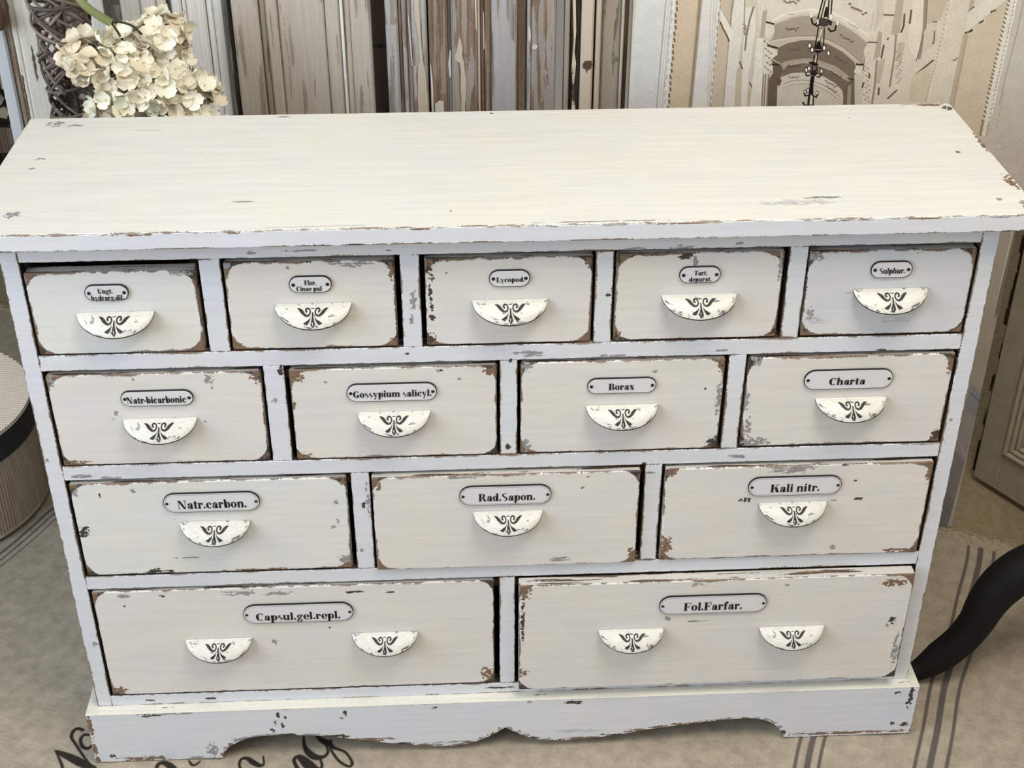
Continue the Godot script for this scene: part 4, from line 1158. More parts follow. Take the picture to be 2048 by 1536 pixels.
func pull_mesh(m: Material) -> ArrayMesh:
	var st := begin()
	var rim := begin()
	var NX := 36
	var NT := 8
	var off := Vector3(0, -.0006, -.0016)
	for i in NX:
		var x0 := -cos(PI * i / NX)
		var x1 := -cos(PI * (i + 1) / NX)
		for k in NT:
			var t0 := float(k) / NT
			var t1 := float(k + 1) / NT
			var p := [pull_point(x0, t0), pull_point(x1, t0), pull_point(x1, t1), pull_point(x0, t1)]
			var uv := [Vector2(x0 * .5 + .5, t0), Vector2(x1 * .5 + .5, t0), Vector2(x1 * .5 + .5, t1), Vector2(x0 * .5 + .5, t1)]
			var nn := []
			for e in [[x0, t0], [x1, t0], [x1, t1], [x0, t1]]:
				var xx := clampf(e[0], -.97, .97)
				var du := pull_point(xx + .02, e[1]) - pull_point(xx - .02, e[1])
				var dv := pull_point(xx, minf(e[1] + .03, 1.0)) - pull_point(xx, maxf(e[1] - .03, 0.0))
				nn.append(-du.cross(dv).normalized() if -du.cross(dv).z + -du.cross(dv).y > 0 else du.cross(dv).normalized())
			for f in [[0, 1, 2], [0, 2, 3]]:
				tri_s(st, [p[f[0]], p[f[1]], p[f[2]]], [nn[f[0]], nn[f[1]], nn[f[2]]], [uv[f[0]], uv[f[1]], uv[f[2]]])
				tri_s(st, [p[f[0]] + off, p[f[1]] + off, p[f[2]] + off], [-nn[f[0]], -nn[f[1]], -nn[f[2]]], [Vector2.ZERO, Vector2.ZERO, Vector2.ZERO])
		# worn dark lip
		var a := pull_point(x0, 1.0)
		var b := pull_point(x1, 1.0)
		var lip := Vector3(0, -.0011, .0003)
		var n := Vector3((x0 + x1) * .5, -.4, .8).normalized()
		tri_s(rim, [a, b, b + lip], [n, n, n], [Vector2.ZERO, Vector2.ZERO, Vector2.ZERO])
		tri_s(rim, [a, b + lip, a + lip], [n, n, n], [Vector2.ZERO, Vector2.ZERO, Vector2.ZERO])
		tri_s(rim, [a + lip, b + lip, b + off + lip], [Vector3.DOWN, Vector3.DOWN, Vector3.DOWN], [Vector2.ZERO, Vector2.ZERO, Vector2.ZERO])
		tri_s(rim, [a + lip, b + off + lip, a + off + lip], [Vector3.DOWN, Vector3.DOWN, Vector3.DOWN], [Vector2.ZERO, Vector2.ZERO, Vector2.ZERO])
	return join([st, m, rim, M.lip])

func ornament_mesh() -> ArrayMesh:   # the stencilled scroll and three-leaved tail on a pull
	var st := begin()
	var put := func(p: Vector2) -> Vector3:
		var t := clampf(p.y, 0.0, 1.0)
		var q := pull_point(p.x / 42.7 / sqrt(maxf(.2, 1.0 - pow(p.x / 42.7, 2.0) * .15)), t)
		return q + Vector3(0, .00035, .00035)
	for s in [-1.0, 1.0]:
		# scroll: a wedge from the tip that swings down and curls back up
		var path := [[17.2, .22, .1], [14.6, .25, 2.4], [12.2, .33, 3.4], [9.6, .44, 2.9], [6.6, .50, 2.0], [3.9, .46, 1.6], [2.7, .36, 1.5], [3.4, .25, 1.4], [5.6, .205, 1.5], [7.6, .24, 1.7], [7.6, .33, 1.9], [6.0, .35, 1.6]]
		for k in path.size() - 1:
			var a := Vector2(path[k][0] * s, path[k][1])
			var b := Vector2(path[k + 1][0] * s, path[k + 1][1])
			var dir := Vector2(b.x - a.x, (b.y - a.y) * 26.0).normalized()
			var nr := Vector2(-dir.y, dir.x / 26.0)
			flat(st, [a + nr * path[k][2] * .5, b + nr * path[k + 1][2] * .5, b - nr * path[k + 1][2] * .5, a - nr * path[k][2] * .5], put)
		# side leaf
		var leaf := [[1.9, .46, .8], [2.7, .58, 1.8], [4.2, .68, 3.2], [6.6, .76, 4.6], [10.2, .79, .5]]
		for k in leaf.size() - 1:
			var a := Vector2(leaf[k][0] * s, leaf[k][1])
			var b := Vector2(leaf[k + 1][0] * s, leaf[k + 1][1])
			flat(st, [a + Vector2(0, -leaf[k][2] * .018), b + Vector2(0, -leaf[k + 1][2] * .018), b + Vector2(0, leaf[k + 1][2] * .018), a + Vector2(0, leaf[k][2] * .018)], put)
	flat(st, [Vector2(-.7, .36), Vector2(.7, .36), Vector2(1.0, .6), Vector2(-1.0, .6)], put)
	flat(st, [Vector2(-1.1, .6), Vector2(1.1, .6), Vector2(2.6, .82), Vector2(0, .96), Vector2(-2.6, .82)], put)
	flat(st, [Vector2(-2.0, .20), Vector2(2.0, .20), Vector2(2.0, .225), Vector2(-2.0, .225)], put)
	return join([st, M.stencil])

func pill(w: float, h: float, inset: float, n := 12) -> PackedVector2Array:
	var r := h * .5 - inset
	var a := w * .5 - h * .5
	var out := PackedVector2Array()
	for k in n + 1:
		var t := -PI / 2 + PI * k / n
		out.append(Vector2(a + cos(t) * r, sin(t) * r))
	for k in n + 1:
		var t := PI / 2 + PI * k / n
		out.append(Vector2(-a + cos(t) * r, sin(t) * r))
	return out

func plate_mesh(w: float, h: float, inner: bool) -> ArrayMesh:
	var face := begin()
	var edge := begin()
	var th := .0026
	prism(edge, edge, pill(w, h, 0), 0, th)
	var levels := [[.0009, th + .0003]]
	if inner: levels = [[.0009, th + .0003], [.0022, th + .0003], [.0026, th + .0006]]
	prism(face, face, pill(w, h, .0009), th - .0005, th + .0003)
	if inner:
		var line := begin()
		prism(line, line, pill(w, h, .0021), th, th + .0004)
		prism(face, face, pill(w, h, .0026), th, th + .0005)
		return join([face, M.enamel, edge, M.plate_edge, line, M.plate_line])
	return join([face, M.enamel, edge, M.plate_edge])

# ------------------------------------------------------------------ the scene
func _ready() -> void:
	rng.seed = 20240611
	# camera
	var cam := Camera3D.new()
	cam.name = "camera"
	cam.fov = 30.8
	cam.near = .05
	add_child(cam)
	cam.position = Vector3(-.0622, 1.4611, 1.3694)
	cam.rotation_degrees = Vector3(-32.536, -2.844, .081)
	cam.current = true
	# air and exposure
	var we := WorldEnvironment.new()
	we.name = "environment"
	var env := Environment.new()
	env.background_mode = Environment.BG_COLOR
	env.background_color = Color(.80, .88, 1.0)
	env.background_energy_multiplier = 1.0
	env.tonemap_mode = Environment.TONE_MAPPER_LINEAR
	env.tonemap_exposure = 1.0
	env.sdfgi_enabled = true
	env.ssao_enabled = true
	env.ssil_enabled = true
	we.environment = env
	add_child(we)
	# daylight of the tall window in the left wall
	area_light("window_light", Vector3(-2.12, 1.55, 1.35), Vector3(0, -90, 0), Vector2(2.1, 1.5), Color(.90, .95, 1.0), 5.9)
	# warm ceiling panel ahead and to the right
	area_light("ceiling_light", Vector3(.5, 2.44, .8), Vector3(-90, 0, 0), Vector2(.9, .9), Color(1.0, .965, .915), 2.9)

	NB = noise_bytes(3, .012, 3)
	NM = noise_bytes(8, .03, 4)
	NF = noise_bytes(15, .12, 3)
	make_materials()
	room()
	rug()
	chest()
	doors()
	backdrop()
	pouf()
	table()
	vase()
	hydrangea()

func area_light(called: String, at: Vector3, turn: Vector3, size: Vector2, c: Color, energy: float) -> void:
	var l := AreaLight3D.new()
	l.name = called
	l.area_size = size
	l.light_color = c
	l.light_energy = energy
	l.area_range = 12.0
	l.area_attenuation = 2.0
	l.shadow_enabled = true
	add_child(l)
	l.position = at
	l.rotation_degrees = turn

func make_materials() -> void:
	M.ink = mat(rgb(14, 13, 13), .5)
	M.stencil = mat(rgb(34, 34, 38), .6)
	M.lip = mat(rgb(52, 50, 50), .5)
	M.enamel = mat(rgb(222, 222, 226), .25)
	M.plate_edge = mat(rgb(12, 12, 14), .35)
	M.plate_line = mat(rgb(120, 120, 124), .4)
	M.screw = mat(rgb(20, 18, 17), .4)
	M.edge = mat(Color.WHITE, .6, peeled([128, 102, 82], [84, 68, 58], [208, 205, 198], .62, 5, true))
	M.edge.uv1_scale = Vector3(2, 9, 1)
	M.inner = mat(Color.WHITE, .7, peeled([88, 68, 54], [52, 42, 36], [150, 146, 140], .2, 9, true))
	M.inner.uv1_scale = Vector3(2, 6, 1)
	M.tray = mat(rgb(120, 96, 72), .8)
	M.side = mat(rgb(214, 214, 214), .6, peeled([120, 98, 80], [80, 66, 56], [250, 250, 250], .86, 12))
	M.side.uv1_scale = Vector3(3, 2, 1)

func room() -> void:
	var wall := mat(rgb(216, 213, 208), .9)
	var fl := mat(rgb(176, 166, 148), .9, noise_tex([[206, 194, 170], [236, 228, 210]], 4))
	fl.uv1_scale = Vector3(3, 3, 1)
	structure("floor", board(Vector3(-2.2, -.11, -2.3), Vector3(2.3, -.0085, 3.2), 0, fl), Vector3(.05, -.05925, .45))
	structure("ceiling", board(Vector3(-2.2, 2.5, -2.3), Vector3(2.3, 2.6, 3.2), 0, mat(rgb(232, 230, 224), .9)), Vector3(.05, 2.55, .45))
	structure("wall_back", board(Vector3(-2.2, 0, -2.4), Vector3(2.3, 2.5, -2.3), 0, wall), Vector3(.05, 1.2415, -2.35))
	structure("wall_front", board(Vector3(-2.2, 0, 3.2), Vector3(2.3, 2.5, 3.3), 0, wall), Vector3(.05, 1.2415, 3.25))
	structure("wall_right", board(Vector3(2.3, 0, -2.4), Vector3(2.4, 2.5, 3.3), 0, wall), Vector3(2.35, 1.2415, .45))
	# left wall with its window opening
	var st := begin()
	for b in [[Vector3(-2.3, -.0085, -2.4), Vector3(-2.2, 2.5, .25)], [Vector3(-2.3, -.0085, 2.45), Vector3(-2.2, 2.5, 3.3)], [Vector3(-2.3, -.0085, .25), Vector3(-2.2, .8, 2.45)], [Vector3(-2.3, 2.3, .25), Vector3(-2.2, 2.5, 2.45)]]:
		box(st, st, b[0], b[1], 0)
	structure("wall_left", join([st, wall]))
	var w := Node3D.new()
	w.name = "window_1"
	w.set_meta("kind", "structure")
	add_child(w)
	var white := mat(rgb(235, 235, 232), .4)
	for z in [.25, 1.32, 2.39]: put_board("window_frame", Vector3(-2.28, .8, z), Vector3(-2.22, 2.3, z + .06), .004, white, w)
	for y in [.8, 2.24]: put_board("window_frame", Vector3(-2.275, y, .31), Vector3(-2.225, y + .06, 2.39), .004, white, w)
	var glass := mat(Color(1, 1, 1, .08), .02)
	glass.transparency = BaseMaterial3D.TRANSPARENCY_ALPHA
	for z in [.31, 1.38]: put_board("pane", Vector3(-2.252, .86, z), Vector3(-2.248, 2.24, z + 1.01), 0, glass, w)
	put_board("window_sill", Vector3(-2.2, .77, .17), Vector3(-2.06, .8, 2.53), .006, white, w)
	# flush ceiling lamp
	var lamp := thing("ceiling_lamp", "square flush ceiling lamp with a warm white diffuser", "lamp", Vector3(.5, 2.5, .8))
	put_board("frame", Vector3(-.48, -.04, -.48), Vector3(.48, 0, .48), .006, white, lamp)
	var glow := mat(rgb(255, 240, 215), .5)
	glow.emission_enabled = true
	glow.emission = rgb(255, 228, 190)
	glow.emission_energy_multiplier = 1.2
	put_board("diffuser", Vector3(-.45, -.05, -.45), Vector3(.45, -.0401, .45), .002, glow, lamp)

func noise_tex(cols: Array, sd: int, W := 512) -> ImageTexture:
	var d := PackedByteArray()
	d.resize(W * W * 3)
	for py in W:
		for px in W:
			var a := NM[((py + sd * 37) & 511) << 9 | ((px + sd * 91) & 511)]
			var b := NF[((py + sd * 53) & 511) << 9 | ((px + sd * 19) & 511)]
			var t := clampf(.5 + (a - 128) * .004 + (b - 128) * .003, 0, 1)
			var k := (py * W + px) * 3
			for c in 3: d[k + c] = int(lerpf(cols[0][c], cols[1][c], t))
	return ImageTexture.create_from_image(Image.create_from_data(W, W, false, Image.FORMAT_RGB8, d))

# ------------------------------------------------------------------ the linen floor cloth
const RUG_O := Vector3(.7453, 0, -.4303)
const SCRIPT := [[-1054.4,970.0,2.2],[-1047.0,970.8,7.4],[-1027.8,971.5,11.9],[-1009.6,973.6,13.3],[-985.5,976.9,10.4],null,[-1053.8,970.7,2.2],[-1042.4,977.7,3.7],[-1027.7,988.9,4.4],[-1016.8,998.7,4.4],null,[-1043.1,924.1,5.9],[-1051.4,924.5,5.9],[-1053.6,931.6,5.9],[-1048.5,941.6,5.2],[-1037.0,948.7,4.4],[-1022.0,957.3,4.4],[-1004.8,966.7,3.7],[-986.6,975.5,3.0],null,[-1028.9,928.3,4.4],[-1035.4,931.0,5.2],[-1034.6,939.7,5.2],[-1025.2,948.7,5.9],[-1015.9,949.8,5.9],[-1013.7,943.9,4.4],null,[-901.9,950.3,4.4],[-907.7,938.4,5.9],[-905.9,932.8,6.7],[-899.1,930.9,8.9],[-886.3,934.2,10.4],[-876.9,939.8,7.4],null,[-873.2,914.2,3.0],[-865.4,918.6,4.4],[-860.9,915.8,3.7],[-859.3,908.3,3.0],null,[-797.4,901.5,3.7],[-808.2,890.7,4.4],[-810.4,880.9,5.2],[-803.9,877.2,6.7],[-792.5,880.2,8.9],[-782.1,881.6,7.4],[-777.4,877.7,3.7],[-785.5,865.5,3.0],null,[-719.5,873.5,5.9],[-733.1,864.8,5.9],[-742.6,855.3,5.9],[-742.0,848.2,5.9],[-735.6,848.4,10.4],[-722.6,854.6,14.8],[-708.9,859.4,13.3],[-700.9,857.0,5.9],[-702.4,849.0,4.4],[-709.7,841.4,3.7],null,[-751.8,813.5,3.7],[-742.1,827.5,5.9],[-729.5,837.0,10.4],[-716.6,840.4,10.4],[-706.9,835.3,5.9],[-705.8,826.1,4.4],[-714.6,815.9,3.7],[-725.6,810.5,5.9],[-735.3,804.5,4.4],null,[-728.7,807.8,7.4],[-714.3,810.8,8.9],[-701.7,816.4,5.9],[-683.8,817.8,4.4],[-669.7,826.5,4.4],[-664.2,833.9,5.2],[-667.9,838.3,4.4],[-681.9,835.5,4.4],[-695.5,827.6,4.4],[-707.7,817.0,3.7],[-712.7,805.1,4.4],null]

func rug_to(a: float, b: float) -> Vector3:
	return RUG_O + Vector3(.902, 0, .432) * a + Vector3(-.432, 0, .902) * b

func rug() -> void:
	var A0 := -2.0
	var A1 := .55
	var B1 := 1.75
	# woven ground
	var W := 512
	var d := PackedByteArray()
	d.resize(W * W * 3)
	for py in W:
		for px in W:
			var th := NF[((py & 511) << 9) | ((px >> 3) & 511)] - 128
			var tv := NF[(((py >> 3) & 511) << 9) | ((px + 200) & 511)] - 128
			var nb := NB[(((py + 77) & 511) << 9) | ((px + 31) & 511)] - 128
			var wv := (4.0 if ((px ^ py) & 1) else -4.0)
			var v := 1.0 + th * .00045 + tv * .0003 + nb * .0006 + wv * .002
			var k := (py * W + px) * 3
			d[k] = clampi(int(170 * v), 0, 255)
			d[k + 1] = clampi(int(159 * v), 0, 255)
			d[k + 2] = clampi(int(142 * v), 0, 255)
	var m := mat(Color.WHITE, .95, ImageTexture.create_from_image(Image.create_from_data(W, W, false, Image.FORMAT_RGB8, d)), .2)
	m.uv1_scale = Vector3(12, 8, 1)
	# woven stripes and the black script, as a layer over the weave
	var res := .8
	var PW := int((A1 - A0) * 1000 * res)
	var PH := int(B1 * 1000 * res)
	var im := Image.create(PW, PH, false, Image.FORMAT_RGBA8)
	im.fill(Color(.38, .35, .34, 0))
	var pd := im.get_data()
	for s in [[47, 5], [66, 9], [87, 5], [-106, 5], [-90, 8.5], [-75, 5], [-1412, 5], [-1400, 3.5], [-1388, 2.5]]:
		for k in 100:
			var b0 := 22.0 + k * 17.2
			var b1 := b0 + 17.2
			var wob := func(b: float) -> float: return s[0] + sin(b * .011 + s[0] * .003) * 5.0 + sin(b * .031) * 1.5
			stroke(pd, PW, PH, 4, Vector2((wob.call(b0) - A0 * 1000) * res, b0 * res), Vector2((wob.call(b1) - A0 * 1000) * res, b1 * res), s[1] * .5 * res, s[1] * .5 * res, [92, 86, 84, 235])
	for k in SCRIPT.size() - 1:
		if SCRIPT[k] == null or SCRIPT[k + 1] == null: continue
		var p: Array = SCRIPT[k]
		var q: Array = SCRIPT[k + 1]
		var pa: Array = SCRIPT[k - 1] if k > 0 and SCRIPT[k - 1] != null else p
		var qb: Array = SCRIPT[k + 2] if k + 2 < SCRIPT.size() and SCRIPT[k + 2] != null else q
		var from := Vector3(p[0], p[1], p[2])
		for e in 6:
			var to := Vector3(p[0], p[1], p[2]).cubic_interpolate(Vector3(q[0], q[1], q[2]), Vector3(pa[0], pa[1], pa[2]), Vector3(qb[0], qb[1], qb[2]), (e + 1) / 6.0)
			stroke(pd, PW, PH, 4, Vector2((from.x - A0 * 1000) * res, from.y * res), Vector2((to.x - A0 * 1000) * res, to.y * res), from.z * .5 * res, to.z * .5 * res, [34, 31, 29, 245])
			from = to
	m.detail_enabled = true
	m.detail_albedo = ImageTexture.create_from_image(Image.create_from_data(PW, PH, false, Image.FORMAT_RGBA8, pd))
	m.detail_blend_mode = BaseMaterial3D.BLEND_MODE_MIX
	m.detail_uv_layer = BaseMaterial3D.DETAIL_UV_2
	# gently rumpled sheet; its crests lie at floor level, its hollows a few millimetres below
	var nz := FastNoiseLite.new()
	nz.seed = 5
	nz.frequency = 2.6
	nz.fractal_octaves = 3
	var NA := 170
	var NBB := 120
	var st := begin()
	var P := []
	var N := []
	var height := func(a: float, b: float) -> float:
		var w := rug_to(a, b)
		var f := nz.get_noise_2d(a * 1.6, b)
		var ridge := 1.0 - absf(nz.get_noise_2d(a * .9 + 7.0, b * 1.5 + 3.0)) * 3.0
		var y := -.0032 + f * .0022 + maxf(0.0, ridge) * .0022
		if absf(w.x) < .6 and w.z < .05 and w.z > -.33: y = minf(y, -.001)
		return clampf(y, -.006, -.0003)
	for j in NBB + 1:
		for i in NA + 1:
			var a := lerpf(A0, A1, float(i) / NA)
			var b := lerpf(0, B1, float(j) / NBB)
			var p := rug_to(a, b)
			p.y = height.call(a, b)
			P.append(p)
			var e := .012
			var ga: float = (height.call(a + e, b) - height.call(a - e, b)) / (2 * e)
			var gb: float = (height.call(a, b + e) - height.call(a, b - e)) / (2 * e)
			N.append((Vector3.UP - Vector3(.902, 0, .432) * ga - Vector3(-.432, 0, .902) * gb).normalized())
	for j in NBB + 1:
		for i in NA + 1:
			var k := j * (NA + 1) + i
			st.set_normal(N[k])
			st.set_uv(Vector2(float(i) / NA, float(j) / NBB))
			st.set_uv2(Vector2(float(i) / NA, float(j) / NBB))
			st.add_vertex(P[k])
	for j in NBB:
		for i in NA:
			var k := j * (NA + 1) + i
			for e in [k, k + 1, k + NA + 2, k, k + NA + 2, k + NA + 1]: st.add_index(e)
	var rug_node := thing("floor_cloth", "beige linen floor cloth with dark grey stripes and black script", "rug")
	part("cloth", join([st, m]), rug_node)
	# folded and stitched hem along the far edge
	var hem := begin()
	for k in 120:
		for e in 5:
			var prof := [[-.016, -.0075], [-.0135, -.0012], [-.006, .0008], [.003, .0002], [.006, -.0012], [.008, -.006]]
			var q := []
			for w in [[k, e], [k + 1, e], [k + 1, e + 1], [k, e + 1]]:
				var a := lerpf(A0, A1, w[0] / 120.0)
				var lump := nz.get_noise_2d(a * 9.0, w[1] * 3.1)
				q.append(rug_to(a, prof[w[1]][0] + lump * .0016) + Vector3(0, prof[w[1]][1] + maxf(0.0, lump) * .0012, 0))
			var n: Vector3 = (q[2] - q[0]).cross(q[1] - q[0]).normalized()
			if n.y < 0: n = -n
			var u := [Vector2(k * .12, e * .09), Vector2(k * .12 + .12, e * .09), Vector2(k * .12 + .12, e * .09 + .09), Vector2(k * .12, e * .09 + .09)]
			tri(hem, q[0], q[1], q[2], n, u[0], u[1], u[2])
			tri(hem, q[0], q[2], q[3], n, u[0], u[2], u[3])
	var hm := mat(Color.WHITE, .95, noise_tex([[126, 114, 92], [204, 192, 168]], 7), .2)
	part("hem", join([hem, hm]), rug_node)

# ------------------------------------------------------------------ the chest
func chest() -> void:
	var c := thing("apothecary_chest", "distressed white wooden apothecary chest with fourteen labelled drawers", "chest")
	var cream := rgb(224, 221, 217)
	var bluish := rgb(219, 222, 229)
	# top board
	var top_patches := []
	for q in [[-546, -282, 26, 16, 0], [-520, -276, 20, 8, 0], [-543, -147, 7, 5, 0], [-286, -45, 33, 4, 0], [-264, -293, 21, 4, 0], [-8, -293, 9, 4, 1], [318, -15, 94, 14, 3], [349, -27, 55, 6, 0], [546, -12, 9, 8, 0], [542, -146, 7, 6, 1], [-534, -23, 16, 18, 0], [-560, 0, 14, 12, 0], [-539, -174, 12, 6, 0], [550, -296, 60, 8, 2], [572, -285, 14, 16, 1], [580, -170, 8, 60, 2], [575, -60, 12, 40, 2], [-61, -11, 5, 4, 1], [-426, -257, 37, 4, 3], [441, -257, 4, 3, 1], [570, 0, 12, 20, 0], [-200, 20, 120, 3, 3], [100, 22, 160, 3, 0]]:
		top_patches.append([q[0], -q[1], q[2], q[3], q[4]])
	var TX := .582
	var rect_t := Rect2(-TX, -.027, TX * 2, .329)
	var top_tex := paint(TX * 2000, 329, 1.4, rgb(231, 231, 226), .9, 6.0, top_patches, -TX * 1000, -27, 3, [], 1.3)
	var fr := begin()
	var rs := begin()
	var tlo := Vector3(-TX, .7851, -.302)
	var thi := Vector3(TX, .8044, .027)
	var tc := (tlo + thi) * .5
	box(fr, rs, tlo - tc, thi - tc, .0014, rect_t, Vector3.UP, tc)
	var edge_p := []
	for k in 26: edge_p.append([rng.randf_range(-575, 575), 803.3 if k % 2 else 786.0, rng.randf_range(14, 70), rng.randf_range(1.6, 3.4), [2, 2, 1, 0][k % 4]])
	var edge_tex := paint(TX * 2000, 19.3, 1.5, bluish, .9, 1.0, edge_p, -TX * 1000, 785.1, 5)
	var fs := begin()
	var rs2 := begin()
	var top_mesh := join([fr, mat(Color.WHITE, .5, top_tex), rs, mat(Color.WHITE, .55, peeled([112, 88, 70], [74, 60, 52], [222, 222, 222], .8, 21, true))])
	part("top_board", top_mesh, c, tc)
	# the front edge carries its own worn paint: a thin lipping in front of the top
	box(fs, rs2, Vector3(-TX, .7851, .0268) - tc, Vector3(TX, .8040, .0285) - tc, .0006, Rect2(-TX, .7851, TX * 2, .0193), Vector3(0, 0, 1), tc)
	part("top_lipping", join([fs, mat(Color.WHITE, .5, edge_tex), rs2, M.edge]), c, tc)
	# carcass
	put_board("side_panel", Vector3(-.55, .02, -.295), Vector3(-.535, .7851, -.02), .001, M.side, c)
	put_board("side_panel", Vector3(.535, .02, -.295), Vector3(.55, .7851, -.02), .001, M.side, c)
	put_board("back_panel", Vector3(-.535, .02, -.295), Vector3(.535, .7851, -.285), 0, M.tray, c)
	for y in [.066, .262, .436, .590]: put_board("shelf", Vector3(-.534, y, -.284), Vector3(.534, y + .012, -.021), 0, M.tray, c)
	# front frame: one paint layer over all stiles, rails and dividers
	var cells := []
	var pieces := []   # name, x0, x1, y0, y1 in mm
	var tops := [757.6, 618.8, 464.7, 293.9]
	var bots := [639.8, 485.6, 315.0, 108.2]
	pieces.append(["stile", -550.0, -530.5, 89.5, 785.1])
	pieces.append(["stile", 530.5, 550.0, 89.5, 785.1])
	pieces.append(["rail", -530.5, 530.5, 757.6, 785.1])
	for r in 3: pieces.append(["rail", -530.5, 530.5, tops[r + 1], bots[r]])
	pieces.append(["rail", -530.5, 530.5, 89.5, 108.2])
	var first := [0, 5, 9, 12, 14]
	for r in 4:
		for k in range(first[r], first[r + 1] - 1):
			pieces.append(["divider", DRAWERS[k][0][1], DRAWERS[k + 1][0][0], bots[r], tops[r]])
	for p in pieces: cells.append([p[1], p[2], p[3], p[4]])
	var frame_tex := paint(1100, 695.6, 1.5, bluish, 1.05, 2.0, [[-105.2,701.2,7.8,29.7,0],[-108.4,675.5,5.6,13.1,0],[-115.8,631.5,8.0,3.4,1],[26.6,627.4,40.4,8.1,0],[122.2,620.7,40.8,6.8,0],[113.3,702.0,6.8,3.9,1],[160.2,617.5,23.4,5.5,1],[-508.2,470.6,27.1,6.6,0],[-475.2,466.5,23.6,7.4,0],[1.2,497.5,8.4,8.8,1],[3.5,619.3,4.6,5.4,1],[-531.1,630.1,3.3,3.3,1],[-545.1,496.1,5.8,7.3,0],[-280.1,764.9,13.0,3.7,0],[-225.7,766.6,54.2,3.0,0],[-130.7,764.4,10.9,3.1,0],[141.6,759.8,25.6,3.7,0],[191.5,760.4,27.9,5.6,0],[258.1,763.8,11.2,3.7,0],[435.5,620.6,14.2,4.8,1],[529.0,593.8,3.6,5.6,1],[281.0,474.1,24.7,5.3,0],[513.7,486.5,37.4,6.0,0],[535.9,518.9,7.4,4.4,0],[-177.6,415.8,7.3,9.3,1],[-182.8,345.1,6.2,8.1,0],[-171.1,423.3,4.9,46.6,0],[175.0,452.9,12.3,4.6,0],[-536.1,200.4,6.4,14.0,0],[-529.1,342.6,6.1,11.2,0],[-271.4,572.6,6.9,9.7,0],[-260.9,613.5,6.8,20.4,1],[215.8,84.0,62.2,5.7,1],[112.7,90.8,41.1,3.8,1],[-479.3,98.6,13.2,4.6,1],[-399.6,97.5,15.9,4.6,1],[-9.8,99.4,40.7,3.7,1],[-200.6,288.5,38.1,4.2,0],[-2.0,779.6,6.6,3.0,0],[165.2,464.6,9.8,7.5,1],[362.3,435.0,3.8,3.1,0],[247.1,625.9,17.6,4.1,0]], -550, 89.5, 7, cells)
	var fm := mat(Color.WHITE, .55, frame_tex)
	var rect_f := Rect2(-.55, .0895, 1.1, .6956)
	for p in pieces:
		var lo := Vector3(p[1] * .001, p[3] * .001, -.02)
		var hi := Vector3(p[2] * .001, p[4] * .001, 0)
		var cc := (lo + hi) * .5
		var a := begin()
		var b := begin()
		box(a, b, lo - cc, hi - cc, .0009, rect_f, Vector3(0, 0, 1), cc)
		part(p[0], join([a, fm, b, M.inner]), c, cc)
	# plinth with its cut-out apron
	var poly := PackedVector2Array()
	for q in PLINTH: poly.append(Vector2(clampf(q[0], -563.5, 563.5) * .001, maxf(0.0, q[1] * .001)))
	poly[0].y = 0.0
	poly[1].y = 0.0
	poly[-1].y = 0.0
	poly[-2] = Vector2(.3852, 0.0)
	poly.append(Vector2(.5635, .0895))
	poly.append(Vector2(-.5635, .0895))
	var plinth_wear := [[-559.9,71.9,7.9,47.3,2],[-560.8,24.3,8.0,29.0,2],[-560.5,4.8,9.4,11.7,2],[-496.4,4.4,74.1,8.8,2],[-539.2,11.5,8.0,7.7,1],[-527.2,90.9,19.6,5.6,0],[-478.3,86.6,30.3,7.4,1],[-445.1,87.8,39.5,4.6,0],[-403.5,16.2,16.2,29.2,0],[-425.4,2.6,27.0,5.9,0],[-309.6,80.2,5.3,13.1,1],[-314.4,64.4,4.0,13.2,1],[-319.0,50.4,6.7,7.6,1],[-300.2,73.1,4.0,7.5,1],[-304.8,59.2,5.4,9.5,1],[-219.4,78.6,5.3,11.3,1],[-224.7,69.4,5.4,5.7,1],[-225.5,35.1,5.4,4.8,1],[-195.4,26.8,27.2,3.9,0],[-161.6,94.5,10.7,3.7,1],[-99.6,82.1,8.1,3.8,1],[-3.8,36.5,16.5,7.7,0],[87.7,83.4,27.2,7.5,1],[30.0,86.1,9.5,5.6,0],[92.5,27.8,62.3,7.8,3],[533.8,79.9,8.4,5.7,1],[553.5,74.2,7.0,48.4,1],[550.8,60.0,7.0,7.7,1],[535.9,20.2,8.5,6.9,1],[553.8,18.3,17.1,8.9,1],[478.0,5.4,185.9,6.0,2],[563.1,4.1,5.7,8.0,2],[-350.7,35.7,53.8,4.8,0],[-269.5,36.4,54.1,4.8,0],[-79.6,15.1,55.0,3.9,0]]
	for k in range(1, poly.size() - 4):   # the sawn edge of the apron is rubbed bare here and there
		var e0 := poly[k] * 1000.0
		var e1 := poly[k + 1] * 1000.0
		plinth_wear.append([(e0.x + e1.x) * .5, (e0.y + e1.y) * .5 + .8, absf(e1.x - e0.x) + 5.0, absf(e1.y - e0.y) * .5 + 4.0, [2, 0, 2, 1, 0][(k * 7 + k / 3) % 5]])
	var ptex := paint(1127, 89.5, 1.5, bluish, .55, 1.5, plinth_wear, -563.5, 0, 11)
	var pf := begin()
	var pr := begin()
	prism(pf, pr, poly, -.0043, .0157, Rect2(-.5635, 0, 1.127, .0895))
	var ledge := mat(Color.WHITE, .5, peeled([110, 88, 72], [80, 66, 58], [228, 226, 214], .95, 31, true))
	ledge.uv1_scale = Vector3(2, 6, 1)
	var pn := part("plinth_front", join([pf, mat(Color.WHITE, .55, ptex), pr, M.edge]), c)
	pn.position = Vector3.ZERO
	put_board("plinth_ledge", Vector3(-.5637, .0885, -.0044), Vector3(.5637, .0899, .0159), .0006, ledge, c)
